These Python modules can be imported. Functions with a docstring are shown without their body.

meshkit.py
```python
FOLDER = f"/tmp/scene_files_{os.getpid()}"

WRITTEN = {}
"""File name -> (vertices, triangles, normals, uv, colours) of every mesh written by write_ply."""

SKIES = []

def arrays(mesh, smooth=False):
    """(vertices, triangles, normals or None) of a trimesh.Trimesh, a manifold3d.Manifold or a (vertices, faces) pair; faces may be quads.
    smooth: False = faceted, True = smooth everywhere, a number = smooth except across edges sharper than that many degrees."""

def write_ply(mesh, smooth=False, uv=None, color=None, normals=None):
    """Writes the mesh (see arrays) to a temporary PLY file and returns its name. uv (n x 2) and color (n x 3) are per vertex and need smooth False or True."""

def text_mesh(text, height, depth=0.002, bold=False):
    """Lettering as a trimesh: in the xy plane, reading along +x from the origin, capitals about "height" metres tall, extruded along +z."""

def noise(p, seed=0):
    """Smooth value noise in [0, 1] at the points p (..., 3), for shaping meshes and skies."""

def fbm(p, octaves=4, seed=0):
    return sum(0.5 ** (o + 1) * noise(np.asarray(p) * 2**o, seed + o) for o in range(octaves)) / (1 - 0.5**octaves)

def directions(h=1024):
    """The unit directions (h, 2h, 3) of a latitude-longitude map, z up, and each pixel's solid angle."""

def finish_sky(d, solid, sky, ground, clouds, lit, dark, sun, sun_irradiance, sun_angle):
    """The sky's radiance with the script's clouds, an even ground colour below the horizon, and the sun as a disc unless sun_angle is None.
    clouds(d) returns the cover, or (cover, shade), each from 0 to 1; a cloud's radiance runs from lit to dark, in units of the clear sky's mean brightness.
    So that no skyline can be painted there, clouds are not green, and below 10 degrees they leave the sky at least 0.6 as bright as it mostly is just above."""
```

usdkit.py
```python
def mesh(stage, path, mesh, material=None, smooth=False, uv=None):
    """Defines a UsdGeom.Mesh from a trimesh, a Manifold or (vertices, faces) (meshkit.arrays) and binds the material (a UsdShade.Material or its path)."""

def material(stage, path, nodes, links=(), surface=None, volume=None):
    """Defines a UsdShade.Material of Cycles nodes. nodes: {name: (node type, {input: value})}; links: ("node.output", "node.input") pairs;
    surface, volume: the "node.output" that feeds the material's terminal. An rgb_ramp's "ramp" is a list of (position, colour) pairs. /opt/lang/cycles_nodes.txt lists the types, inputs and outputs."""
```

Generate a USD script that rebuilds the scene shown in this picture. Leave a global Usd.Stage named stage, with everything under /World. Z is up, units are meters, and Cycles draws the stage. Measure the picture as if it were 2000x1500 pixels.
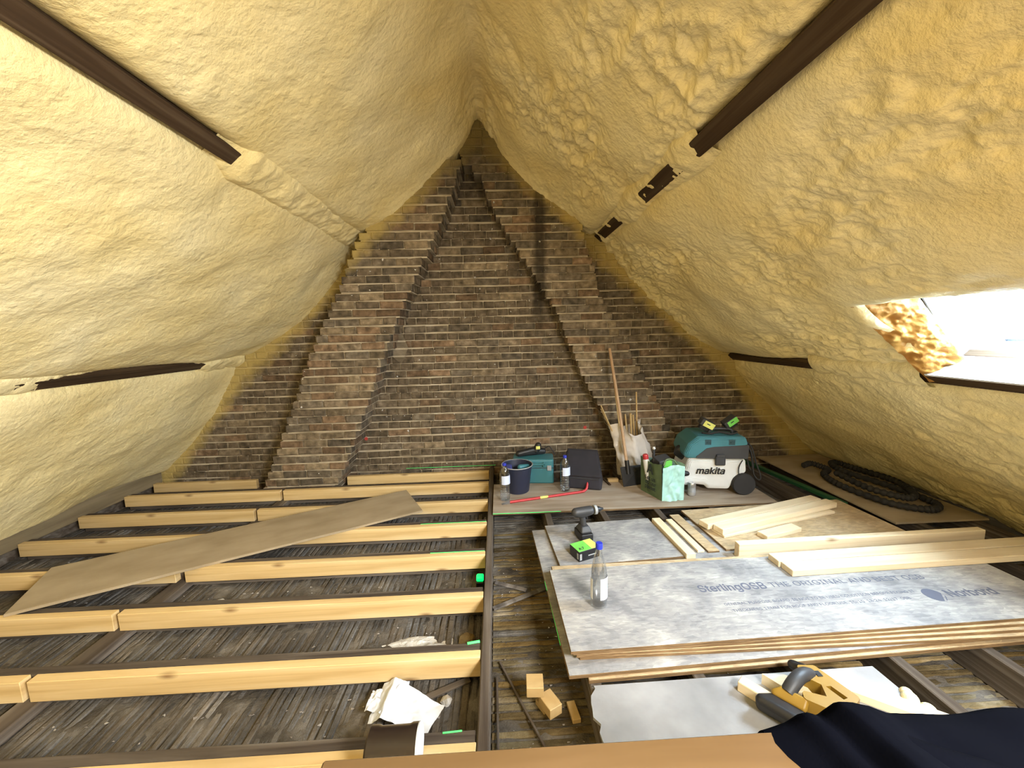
import math, random
import numpy as np, trimesh, manifold3d as m3
from shapely.geometry import Polygon, Point
from pxr import Usd, UsdGeom, UsdLux, UsdShade, Gf, Sdf
import usdkit, meshkit

stage = Usd.Stage.CreateInMemory()
UsdGeom.SetStageUpAxis(stage, UsdGeom.Tokens.z); UsdGeom.SetStageMetersPerUnit(stage, 1.0)
UsdGeom.Xform.Define(stage, '/World'); UsdGeom.Scope.Define(stage, '/World/Looks')
rnd = random.Random(7); rng = np.random.default_rng(7)

# ------------------------------------------------------------------ camera, sky, lights, exposure
EYE = np.array([0, 0, 1.44]); FPX = 770.0
def camera_axes():
    vy = np.array([-31, -102.0, FPX]); Y = vy / np.linalg.norm(vy)
    X0 = (FPX * FPX + 102 * 102) / (31 - 102 * .026)
    vx = np.array([X0, -102 - .026 * X0, FPX]); X = vx - Y * (vx @ Y); X /= np.linalg.norm(X)
    Z = np.cross(X, Y); Z = -Z if Z[1] > 0 else Z
    return np.stack([X, Y, Z], 1)
R = camera_axes()
cam = UsdGeom.Camera.Define(stage, '/World/camera')
mtx = np.eye(4); mtx[0, :3] = R[0]; mtx[1, :3] = -R[1]; mtx[2, :3] = -R[2]; mtx[3, :3] = EYE
cam.AddTransformOp().Set(Gf.Matrix4d(mtx.tolist()))
cam.CreateHorizontalApertureAttr(36.0); cam.CreateVerticalApertureAttr(27.0)
cam.CreateFocalLengthAttr(36.0 * FPX / 2000); cam.CreateClippingRangeAttr(Gf.Vec2f(0.05, 100))
cam.CreateExposureAttr(2.76)

ROOF_N = np.array([1.25, 0, 1.45]); ROOF_N /= np.linalg.norm(ROOF_N)      # outward normal of the right slope
def frame_matrix(xa, ya, za, o):
    m = np.eye(4); m[0, :3] = xa; m[1, :3] = ya; m[2, :3] = za; m[3, :3] = o
    return Gf.Matrix4d(m.tolist())
def light_panel(name, center, w, h, nits, color):
    """bright rectangle facing in along -ROOF_N: sky outside the roof window, and an added fill"""
    l = UsdLux.RectLight.Define(stage, '/World/' + name)
    za = ROOF_N; xa = np.array([0, 1.0, 0]); ya = np.cross(za, xa)
    l.AddTransformOp().Set(frame_matrix(xa, ya, za, center))
    l.CreateWidthAttr(w); l.CreateHeightAttr(h); l.CreateIntensityAttr(nits); l.CreateColorAttr(Gf.Vec3f(*color))
SKY_C = np.array([2.555, 1.72, 1.50])
light_panel('skylight_daylight', SKY_C + .05 * ROOF_N, .66, .52, 10.0, (.52, .76, 1.0))
light_panel('rear_skylight_daylight', np.array([1.44, -.55, 1.78]), 1.0, .9, 17.0, (1.0, .98, .93))  # added fill light behind the camera, standing in for an unseen second skylight
dome = UsdLux.DomeLight.Define(stage, '/World/sky'); dome.CreateIntensityAttr(2.6); dome.CreateColorAttr(Gf.Vec3f(.82, .92, 1.0))

# ------------------------------------------------------------------ helpers
used = {}
def numbered(parent, name):
    k = (parent, name); n = used.get(k, -1) + 1; used[k] = n
    return f'{parent}/{name}' if n == 0 else f'{parent}/{name}_{n:03d}'
def tag(p, label=None, cat=None, group=None, kind=None):
    for k, v in (('label', label), ('category', cat), ('group', group), ('kind', kind)):
        if v: p.SetCustomDataByKey(k, v)
    return p
def rotm(rx=0, ry=0, rz=0):
    a = [math.radians(v) for v in (rx, ry, rz)]
    cx, sx, cy, sy, cz, sz = math.cos(a[0]), math.sin(a[0]), math.cos(a[1]), math.sin(a[1]), math.cos(a[2]), math.sin(a[2])
    return np.array([[cz, -sz, 0], [sz, cz, 0], [0, 0, 1]]) @ np.array([[cy, 0, sy], [0, 1, 0], [-sy, 0, cy]]) @ np.array([[1, 0, 0], [0, cx, -sx], [0, sx, cx]])
def place(xf, loc=(0, 0, 0), rot=(0, 0, 0)):
    A = rotm(*rot) if np.ndim(rot) == 1 else np.asarray(rot)
    if np.allclose(A, np.eye(3)) and np.allclose(loc, 0): return
    m = np.eye(4); m[:3, :3] = A.T; m[3, :3] = loc
    xf.AddTransformOp().Set(Gf.Matrix4d(m.tolist()))
def thing(name, label=None, cat=None, loc=(0, 0, 0), rot=(0, 0, 0), group=None, kind=None):
    x = UsdGeom.Xform.Define(stage, numbered('/World', name)); place(x, loc, rot)
    return tag(x.GetPrim(), label, cat, group, kind)
def part(parent, name, mesh, mat, label=None, kind=None, smooth=False):
    base = '/World' if parent is None else str(parent.GetPath())
    m = usdkit.mesh(stage, numbered(base, name), mesh, mat, smooth=smooth)
    return tag(m.GetPrim(), label, None, None, kind)
def solo(name, label, cat, mesh, mat, loc=(0, 0, 0), rot=(0, 0, 0), group=None, kind=None, smooth=False):
    m = usdkit.mesh(stage, numbered('/World', name), mesh, mat, smooth=smooth); place(m, loc, rot)
    return tag(m.GetPrim(), label, cat, group, kind)

def cat_(*ms): return trimesh.util.concatenate([tm(m) for m in ms])
def tm(m):
    if hasattr(m, 'to_mesh'):
        q = m.to_mesh(); return trimesh.Trimesh(q.vert_properties[:, :3], q.tri_verts, process=False)
    if isinstance(m, (tuple, list)):
        f = np.asarray(m[1])
        if f.shape[1] == 4: f = np.vstack([f[:, [0, 1, 2]], f[:, [0, 2, 3]]])
        return trimesh.Trimesh(np.asarray(m[0], float), f, process=False)
    return m
def cbox(lo, hi, c=.002):
    """box with all edges chamfered"""
    lo, hi = np.array(lo, float), np.array(hi, float); c = min(c, .3 * (hi - lo).min()); p = []
    for s in np.ndindex(2, 2, 2):
        for k in range(3):
            q = np.where(np.array(s) == 0, lo + c, hi - c); q[k] = lo[k] if s[k] == 0 else hi[k]; p.append(q)
    return trimesh.Trimesh(*_hull(np.array(p)), process=False)
def _hull(p):
    h = trimesh.convex.convex_hull(p); return h.vertices, h.faces
def rbox(sx, sy, sz, r, o=(0, 0, 0), taper=(1, 1), seg=16):
    """rounded box, base centre at o; taper scales the top"""
    ps = []
    for a in (-1, 1):
        for b in (-1, 1):
            for k, z in enumerate((r, sz - r)):
                t = (1, 1) if k == 0 else taper
                ps.append(m3.Manifold.sphere(r, seg).translate([a * (sx / 2 * t[0] - r) + o[0], b * (sy / 2 * t[1] - r) + o[1], z + o[2]]))
    return tm(m3.Manifold.batch_hull(ps))
def hull_of(spheres, seg=14):
    return m3.Manifold.batch_hull([m3.Manifold.sphere(r, seg).translate([x, y, z]) for x, y, z, r in spheres])
def lathe(profile, n=40):
    p = np.array(profile, float); a = np.linspace(0, 2 * np.pi, n, endpoint=False)
    v = np.stack([p[:, None, 0] * np.cos(a), p[:, None, 0] * np.sin(a), np.repeat(p[:, 1:2], n, 1)], -1).reshape(-1, 3)
    f = []
    for i in range(len(p) - 1):
        for j in range(n):
            k = (j + 1) % n
            f += [[i * n + j, i * n + k, (i + 1) * n + k], [i * n + j, (i + 1) * n + k, (i + 1) * n + j]]
    return trimesh.Trimesh(v, f, process=False)
def tube(pts, r, n=10, caps=True, close=False):
    p = np.array(pts, float); rr = np.full(len(p), r) if np.ndim(r) == 0 else np.array(r, float)
    t = np.gradient(p, axis=0); t /= np.linalg.norm(t, axis=1, keepdims=True) + 1e-12
    u = np.cross(t[0], [0, 0, 1.0]); u = np.cross(t[0], [0, 1.0, 0]) if np.linalg.norm(u) < .2 else u; u /= np.linalg.norm(u)
    v, f = [], []
    a = np.linspace(0, 2 * np.pi, n, endpoint=False)
    for i in range(len(p)):
        u = u - t[i] * (u @ t[i]); u /= np.linalg.norm(u); w = np.cross(t[i], u)
        v.append(p[i] + rr[i] * (np.cos(a)[:, None] * u + np.sin(a)[:, None] * w))
    for i in range(len(p) - 1):
        for j in range(n):
            k = (j + 1) % n
            f += [[i * n + j, i * n + k, (i + 1) * n + k], [i * n + j, (i + 1) * n + k, (i + 1) * n + j]]
    v = np.concatenate(v)
    if caps:
        m = len(v); v = np.vstack([v, p[0], p[-1]])
        for j in range(n):
            k = (j + 1) % n
            f += [[m, k, j], [m + 1, (len(p) - 1) * n + j, (len(p) - 1) * n + k]]
    return trimesh.Trimesh(v, f, process=False)
def spline(pts, n=40):
    p = np.array(pts, float); q = np.vstack([2 * p[0] - p[1], p, 2 * p[-1] - p[-2]]); out = []
    m = len(p) - 1
    for s in np.linspace(0, m, n):
        i = min(int(s), m - 1); t = s - i; a, b, c, d = q[i:i + 4]
        out.append(.5 * (2 * b + (c - a) * t + (2 * a - 5 * b + 4 * c - d) * t * t + (3 * b - a - 3 * c + d) * t ** 3))
    return np.array(out)
def prism(poly, h, z0=0):
    m = trimesh.creation.extrude_polygon(Polygon(poly) if not hasattr(poly, 'area') else poly, h, engine='earcut'); m.apply_translation([0, 0, z0]); return m
def grid_mesh(P):
    """P (a, b, 3) -> triangles"""
    a, b = P.shape[:2]; i = np.arange(a * b).reshape(a, b)
    q = np.stack([i[:-1, :-1], i[1:, :-1], i[1:, 1:], i[:-1, 1:]], -1).reshape(-1, 4)
    return trimesh.Trimesh(P.reshape(-1, 3), np.vstack([q[:, [0, 1, 2]], q[:, [0, 2, 3]]]), process=False)
def moved(m, t=(0, 0, 0), r=(0, 0, 0)):
    m = tm(m).copy(); m.vertices = m.vertices @ rotm(*r).T + np.array(t); return m

# ------------------------------------------------------------------ materials
def look(name, ramp, scale=(4, 4, 4), detail=6, distort=0., rough=.6, bump=.0, bscale=None, bdist=.01, spec=.5, rand=0., stops=None, fine=0., metallic=0., extra=None, rough_n=.5, coat=0.):
    """principled surface: object-space noise through a colour ramp, optional bump, per-object brightness"""
    ramp = [ramp] if np.ndim(ramp[0]) == 0 else ramp
    N = {'tc': ('texture_coordinate', {}), 'p': ('principled_bsdf', {'roughness': rough, 'specular_ior_level': spec, 'metallic': metallic, 'coat_weight': coat})}
    L = []
    if len(ramp) == 1: ramp = [ramp[0], ramp[0]]
    if stops is None: stops = np.linspace(.28, .72, len(ramp))
    N['mp'] = ('mapping', {'scale': scale}); N['n'] = ('noise_texture', {'scale': 1.0, 'detail': float(detail), 'roughness': rough_n, 'distortion': distort})
    N['r'] = ('rgb_ramp', {'ramp': list(zip(stops, ramp))})
    L += [('tc.object', 'mp.vector'), ('mp.vector', 'n.vector'), ('n.fac', 'r.fac')]
    col = 'r.color'
    if rand:
        N['oi'] = ('object_info', {}); N['rr'] = ('map_range', {'to_min': 1 - rand, 'to_max': 1 + rand}); N['hs'] = ('hsv', {})
        L += [('oi.random', 'rr.value'), ('rr.result', 'hs.value'), (col, 'hs.color')]; col = 'hs.color'
    if extra: col = extra(N, L, col)
    L.append((col, 'p.base_color'))
    if bump:
        N['mb'] = ('mapping', {'scale': bscale or tuple(4 * s for s in scale)}); N['nb'] = ('noise_texture', {'scale': 1.0, 'detail': 6.0, 'roughness': .6})
        N['b'] = ('bump', {'strength': bump, 'distance': bdist})
        L += [('tc.object', 'mb.vector'), ('mb.vector', 'nb.vector'), ('nb.fac', 'b.height'), ('b.normal', 'p.normal')]
    return usdkit.material(stage, '/World/Looks/' + name, N, L, 'p.BSDF')
def plain(name, c, rough=.5, spec=.5, metallic=0., coat=0.):
    return usdkit.material(stage, '/World/Looks/' + name, {'p': ('principled_bsdf', {'base_color': c, 'roughness': rough, 'specular_ior_level': spec, 'metallic': metallic, 'coat_weight': coat})}, [], 'p.BSDF')

FOAM_A, FOAM_B, FOAM_C = (.86, .735, .40), (.81, .655, .30), (.89, .79, .49)
def overspray(N, L, col):
    """yellow foam mist on the masonry next to the roof slopes"""
    N.update({'ge': ('geometry', {}), 'sx': ('separate_xyz', {}), 'a1': ('math', {'math_type': 'add', 'value2': .1}), 'ab': ('math', {'math_type': 'absolute'}),
              'l1': ('math', {'math_type': 'multiply_add', 'value2': -.865, 'value3': 3.40}), 'l2': ('math', {'math_type': 'multiply_add', 'value2': -1.2, 'value3': 4.24}),
              'mn': ('math', {'math_type': 'minimum'}), 'dd': ('math', {'math_type': 'subtract'}), 'nz': ('noise_texture', {'scale': 9.0, 'detail': 5.0}),
              'ns': ('math', {'math_type': 'multiply_add', 'value2': -.26, 'value3': .13}), 'd2': ('math', {'math_type': 'add'}),
              'mr': ('map_range', {'from_min': .18, 'from_max': .35, 'to_min': .8, 'to_max': 0., 'clamp': True}), 'mx': ('mix_color', {'b': (.50, .38, .13)})})
    L += [('ge.position', 'sx.vector'), ('sx.x', 'a1.value1'), ('a1.value', 'ab.value1'), ('ab.value', 'l1.value1'), ('ab.value', 'l2.value1'), ('l1.value', 'mn.value1'), ('l2.value', 'mn.value2'),
          ('mn.value', 'dd.value1'), ('sx.z', 'dd.value2'), ('ge.position', 'nz.vector'), ('nz.fac', 'ns.value1'), ('dd.value', 'd2.value1'), ('ns.value', 'd2.value2'), ('d2.value', 'mr.value'), ('mr.result', 'mx.fac'), (col, 'mx.a')]
    return 'mx.result'
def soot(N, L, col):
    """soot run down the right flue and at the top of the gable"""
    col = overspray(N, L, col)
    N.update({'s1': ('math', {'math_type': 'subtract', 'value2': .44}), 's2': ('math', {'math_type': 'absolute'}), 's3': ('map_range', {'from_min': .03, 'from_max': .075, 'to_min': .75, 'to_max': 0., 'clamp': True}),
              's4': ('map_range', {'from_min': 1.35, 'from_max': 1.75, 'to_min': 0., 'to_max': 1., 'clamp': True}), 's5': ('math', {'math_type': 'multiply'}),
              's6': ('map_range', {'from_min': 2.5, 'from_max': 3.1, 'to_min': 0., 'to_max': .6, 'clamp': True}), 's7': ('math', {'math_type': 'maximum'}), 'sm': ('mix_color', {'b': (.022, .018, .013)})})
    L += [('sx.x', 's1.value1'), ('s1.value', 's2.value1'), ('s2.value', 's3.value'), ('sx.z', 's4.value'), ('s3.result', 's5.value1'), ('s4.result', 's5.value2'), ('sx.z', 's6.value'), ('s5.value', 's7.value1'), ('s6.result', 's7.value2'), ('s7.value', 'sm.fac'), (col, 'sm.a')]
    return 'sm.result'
def bed_joints(N, L, col):
    """the lime in the bed joints is struck paler than the dirty upright joints"""
    N.update({'j0': ('geometry', {}), 'j1': ('separate_xyz', {}), 'j2': ('math', {'math_type': 'divide', 'value2': .0765}), 'j3': ('math', {'math_type': 'floored_modulo', 'value2': 1.}), 'j4': ('math', {'math_type': 'greater_than', 'value2': .78}), 'j5': ('math', {'math_type': 'multiply', 'value2': .85}),
              'j6': ('noise_texture', {'scale': 4.0, 'detail': 5.0}), 'j7': ('rgb_ramp', {'ramp': [(.3, (.24, .20, .14)), (.5, (.46, .39, .285)), (.7, (.60, .53, .41))]}), 'j8': ('mix_color', {})})
    L += [('j0.position', 'j1.vector'), ('j1.z', 'j2.value1'), ('j2.value', 'j3.value1'), ('j3.value', 'j4.value1'), ('j4.value', 'j5.value1'), ('j5.value', 'j8.fac'), (col, 'j8.a'), ('j6.fac', 'j7.fac'), ('j7.color', 'j8.b')]
    return soot(N, L, 'j8.result')
foam_m = look('foam', [FOAM_B, FOAM_A, FOAM_C], (1.6, 1.6, 1.6), 5, rough=.5, spec=.4, bump=.8, bscale=(26, 26, 26), bdist=.016)
foam_or = look('foam_sunburnt_darkened', [(.28, .11, .009), (.33, .15, .018), (.37, .20, .038)], (14, 14, 14), 4, rough=.6, bump=.4, bscale=(60, 60, 60), bdist=.008)  # UV-orange foam, base darkened to offset the overbright window light
BR = [(.058, .046, .032), (.138, .107, .072), (.20, .155, .107), (.33, .275, .20)]
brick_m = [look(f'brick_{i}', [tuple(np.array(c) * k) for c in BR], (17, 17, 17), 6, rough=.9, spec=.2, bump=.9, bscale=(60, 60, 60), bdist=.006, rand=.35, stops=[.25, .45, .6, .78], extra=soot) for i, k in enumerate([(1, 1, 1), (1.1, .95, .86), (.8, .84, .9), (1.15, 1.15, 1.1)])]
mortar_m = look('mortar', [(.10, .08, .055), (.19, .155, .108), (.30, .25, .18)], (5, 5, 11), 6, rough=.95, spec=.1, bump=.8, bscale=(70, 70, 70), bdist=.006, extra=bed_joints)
PINE = [(.52, .35, .15), (.64, .46, .22), (.72, .55, .30)]
def knots(N, L, col):
    N.update({'kv': ('voronoi_texture', {'scale': 1.0, 'randomness': 1.0}), 'km': ('mapping', {'scale': (3.1, 7.0, 9.0)}), 'kr': ('map_range', {'from_min': .03, 'from_max': .16, 'to_min': .8, 'to_max': 0., 'clamp': True}), 'kx': ('mix_color', {'b': (.20, .10, .035)}), 'kn': ('noise_texture', {'scale': 1.1, 'detail': 0.}), 'kq': ('math', {'math_type': 'greater_than', 'value2': .5}), 'kp': ('math', {'math_type': 'multiply'})})
    L += [('tc.object', 'km.vector'), ('km.vector', 'kv.vector'), ('kv.distance', 'kr.value'), ('km.vector', 'kn.vector'), ('kn.fac', 'kq.value1'), ('kr.result', 'kp.value1'), ('kq.value', 'kp.value2'), ('kp.value', 'kx.fac'), (col, 'kx.a')]
    return 'kx.result'
def wood(name, ramp, grain=(1.2, 16, 30), rough=.6, bump=.25, rand=.08, kn=False, spec=.35, coat=0.):
    return look(name, ramp, grain, 6, distort=.6, rough=rough, spec=spec, bump=bump, bscale=tuple(g * 5 for g in grain), bdist=.002, rand=rand, extra=knots if kn else None, coat=coat)
pine_m = wood('pine', PINE, kn=True)
pinew_m = wood('planed_pine', [(.60, .47, .29), (.70, .58, .39), (.76, .66, .48)], kn=True)
old_m = wood('old_timber', [(.045, .033, .025), (.10, .080, .062), (.18, .155, .13)], rough=.9, spec=.15, bump=.6, rand=.15)
oldy_m = wood('old_timber_lengthwise', [(.06, .053, .048), (.13, .118, .11), (.24, .225, .215)], grain=(18, 1.3, 18), rough=.9, spec=.15, bump=.5, rand=.1)
purlin_m = wood('purlin_wood', [(.030, .018, .009), (.052, .031, .016), (.095, .065, .038)], grain=(30, 1.0, 30), rough=.8, spec=.2)
lath_m = [look(f'lath_{i}', [tuple(np.array(c) * k) for c in [(.070, .062, .053), (.105, .094, .081), (.15, .137, .12), (.25, .235, .215)]], (5, 5, 5), 7, rough=.95, spec=.1, bump=1., bscale=(45, 45, 45), bdist=.010, rand=.14, stops=[.3, .45, .58, .75]) for i, k in enumerate([(1, 1, 1), (1.06, 1, .92), (.97, 1, 1.06)])]
lathy_m = [look(f'brown_lath_{i}', [tuple(np.array(c) * k) for c in [(.055, .038, .018), (.115, .085, .042), (.18, .14, .075), (.30, .26, .19)]], (5, 9, 5), 7, rough=.95, spec=.1, bump=1., bscale=(45, 45, 45), bdist=.010, rand=.14, stops=[.3, .45, .6, .75]) for i, k in enumerate([(1, 1, 1), (1.2, 1.1, .9), (.85, .9, 1.)])]
plaster_m = look('plaster_keys', [(.055, .047, .038), (.11, .097, .081), (.20, .18, .155)], (9, 9, 9), 7, rough=.95, spec=.1, bump=1., bscale=(50, 50, 50), bdist=.01)
white_plaster_m = look('white_plaster', [(.22, .19, .15), (.55, .53, .5), (.72, .71, .69)], (16, 16, 16), 7, rough=.95, bump=.8, bscale=(60, 60, 60))
def osb_look(name, cols, dust=None):
    def ex(N, L, col):
        N.update({'v1': ('mapping', {'scale': (26, 90, 60)}), 'v2': ('voronoi_texture', {'scale': 1.0, 'randomness': 1.0}), 'v3': ('rgb_ramp', {'ramp': [(0, (.72, .72, .72)), (1, (1.12, 1.1, 1.05))]}), 'v4': ('mix_color', {'blend_type': 'multiply', 'fac': .8, 'use_clamp': False}), 'vs': ('separate_color', {})})
        L += [('tc.object', 'v1.vector'), ('v1.vector', 'v2.vector'), ('v2.color', 'vs.color'), ('vs.r', 'v3.fac'), (col, 'v4.a'), ('v3.color', 'v4.b')]
        return 'v4.result'
    return look(name, cols, (4, 5, 5), 8, distort=.4, rough=.7, rough_n=.62, spec=.3, bump=.35, bscale=(40, 130, 60), bdist=.004, rand=.06, extra=ex)
osb_m = osb_look('osb', [(.40, .28, .15), (.50, .38, .23), (.58, .47, .32)])
osbg_m = osb_look('dusty_osb', [(.17, .17, .18), (.26, .26, .27), (.36, .355, .35), (.52, .51, .49)])
osbe_m = wood('osb_edge', [(.10, .06, .028), (.17, .105, .05), (.25, .165, .085)], grain=(9, 9, 160), rough=.9, rand=.15)
chip_m = look('chipboard', [(.28, .22, .14), (.36, .29, .195), (.42, .345, .24)], (3, 6, 6), 6, rough=.85, spec=.2, bump=.3, bscale=(120, 120, 120), bdist=.002)
chipg_m = look('grey_chipboard', [(.20, .20, .205), (.28, .28, .285), (.38, .38, .38)], (4, 4, 4), 6, rough=.7, spec=.35, bump=.3, bscale=(30, 30, 30), bdist=.004)
ply_m = wood('plywood', [(.22, .165, .115), (.33, .265, .20), (.42, .36, .29)], grain=(2, 14, 20), rough=.8)
rail_m = wood('varnished_rail', [(.090, .050, .020), (.115, .067, .028), (.140, .084, .038)], grain=(1.5, 14, 20), rough=.35, bump=.05, spec=.5)
black_m = plain('black_plastic', (.012, .012, .014), .45); dark_m = plain('charcoal_plastic', (.035, .036, .040), .5)
teal_m = look('teal_plastic', [(.035, .15, .18), (.045, .18, .215)], (5, 5, 5), rough=.42); navy_m = plain('navy_plastic', (.018, .022, .045), .42)
white_m = look('white_plastic', [(.58, .58, .56), (.68, .68, .66)], (6, 6, 6), rough=.4); grey_m = plain('grey_plastic', (.30, .31, .32), .45)
green_m = plain('green_label', (.16, .55, .09), .6); lime_m = plain('yellow_label', (.62, .62, .16), .6); red_m = plain('red_paint', (.42, .03, .035), .4)
blue_m = plain('blue_cap', (.02, .035, .42), .4); paper_m = look('paper', [(.56, .60, .68), (.68, .71, .78)], (20, 20, 20), rough=.9, spec=.2); ink_m = plain('print_ink', (.11, .12, .16), .8, .2); darkink_m = plain('dark_print', (.02, .03, .03), .6)
steel_m = plain('steel', (.45, .45, .46), .35, metallic=1.); alu_m = plain('aluminium_can', (.62, .62, .64), .3, metallic=.8)
laser_paint_m = plain('laser_light_paint', (.10, .85, .22), .6); rubber_m = plain('rubber', (.028, .027, .028), .7, .3)
cloth_m = look('navy_cloth', [(.0012, .0014, .003), (.0025, .003, .0055)], (3, 3, 3), rough=1., spec=.02, bump=.3, bscale=(220, 220, 220), bdist=.002)
bagfab_m = look('black_fabric', [(.014, .013, .018), (.024, .022, .030)], (9, 9, 9), rough=.9, bump=.3, bscale=(300, 300, 300), bdist=.001)
sack_m = look('white_sack', [(.48, .42, .36), (.62, .57, .52)], (7, 7, 7), rough=.7, bump=.3, bscale=(90, 90, 90), bdist=.003)
mint_m = look('mint_bag', [(.30, .55, .48), (.42, .66, .60)], (7, 7, 7), rough=.5); olive_m = look('green_bag_front', [(.085, .13, .060), (.11, .16, .078)], (5, 5, 5), rough=.6)
yellow_m = plain('yellow_tool', (.30, .175, .02), .45); block_m = wood('offcut_wood', [(.42, .29, .13), (.52, .37, .18)], grain=(6, 20, 20)); drum_m = look('brown_drum', [(.010, .006, .005), (.028, .017, .014)], (1.5, 14, 14), rough=.3)
def clear(name, tint, gloss=.5): return usdkit.material(stage, '/World/Looks/' + name, {'t': ('transparent_bsdf', {'color': tint}), 'g': ('glossy_bsdf', {'roughness': .04, 'color': (1, 1, 1)}), 'l': ('layer_weight', {'blend': .25}), 'k': ('math', {'math_type': 'multiply_add', 'value2': gloss, 'value3': .04}), 'm': ('mix_closure', {})}, [('l.facing', 'k.value1'), ('k.value', 'm.fac'), ('t.BSDF', 'm.closure1'), ('g.BSDF', 'm.closure2')], 'm.closure')
glassy_m = clear('bottle_glass', (.965, .975, .98)); petg_m = clear('ribbed_plastic', (.90, .93, .96), .7)
pane_m = usdkit.material(stage, '/World/Looks/window_glass', {'t': ('transparent_bsdf', {'color': (.95, .97, .98)}), 'g': ('glossy_bsdf', {'roughness': .02}), 'm': ('mix_closure', {'fac': .06})}, [('t.BSDF', 'm.closure1'), ('g.BSDF', 'm.closure2')], 'm.closure')
lens_m = usdkit.material(stage, '/World/Looks/laser_lens', {'p': ('principled_bsdf', {'base_color': (.02, .3, .1), 'emission_color': (.0, 1., .12), 'emission_strength': .3})}, [], 'p.BSDF')
lining_m = look('white_lining', [(.60, .61, .63), (.68, .69, .72)], (5, 5, 5), rough=.5)
debris_m = look('debris', [(.10, .085, .07), (.3, .27, .24), (.6, .58, .55)], (3, 3, 3), rough=.95, rand=.4)

# ------------------------------------------------------------------ the roof: foam, purlins, deck
ys = np.concatenate([np.linspace(-2.6, .5, 32)[:-1], np.arange(.5, 4.135, .0125)])
def fine_noise(P, seed, rough_mask):
    side = np.clip(.5 + (P[..., 0] + .1) / .6, 0, 1); rough_mask = rough_mask * (.42 + .75 * side); calm = .55 + .45 * side
    big = meshkit.fbm(P * 1.7 + seed, 3, seed) - .5
    mid = np.abs(meshkit.fbm(P * np.array([5, 3.2, 5]) + seed * 3.1, 3, seed + 5) - .5)
    lum = meshkit.fbm(P * 13 + seed, 3, seed + 9) - .5
    tiny = np.abs(meshkit.fbm(P * 34, 2, seed + 13) - .5)
    mask = np.clip((meshkit.fbm(P * 1.7 + 7, 2, seed + 20) - .42) * 4.5, 0, 1) * rough_mask
    warp = P + .06 * np.stack([meshkit.noise(P * 5, seed + 31), meshkit.noise(P * 5 + 9, seed + 32), meshkit.noise(P * 5 + 4, seed + 33)], -1)
    rope = np.abs(meshkit.noise(warp * np.array([11, 8, 11]), seed + 40) - .5)
    return .12 * big + calm * (-.05 * mid * (.4 + mask) - .045 * rope * (.12 + mask) + (.042 * lum - .035 * tiny) * (.16 + mask))
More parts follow.
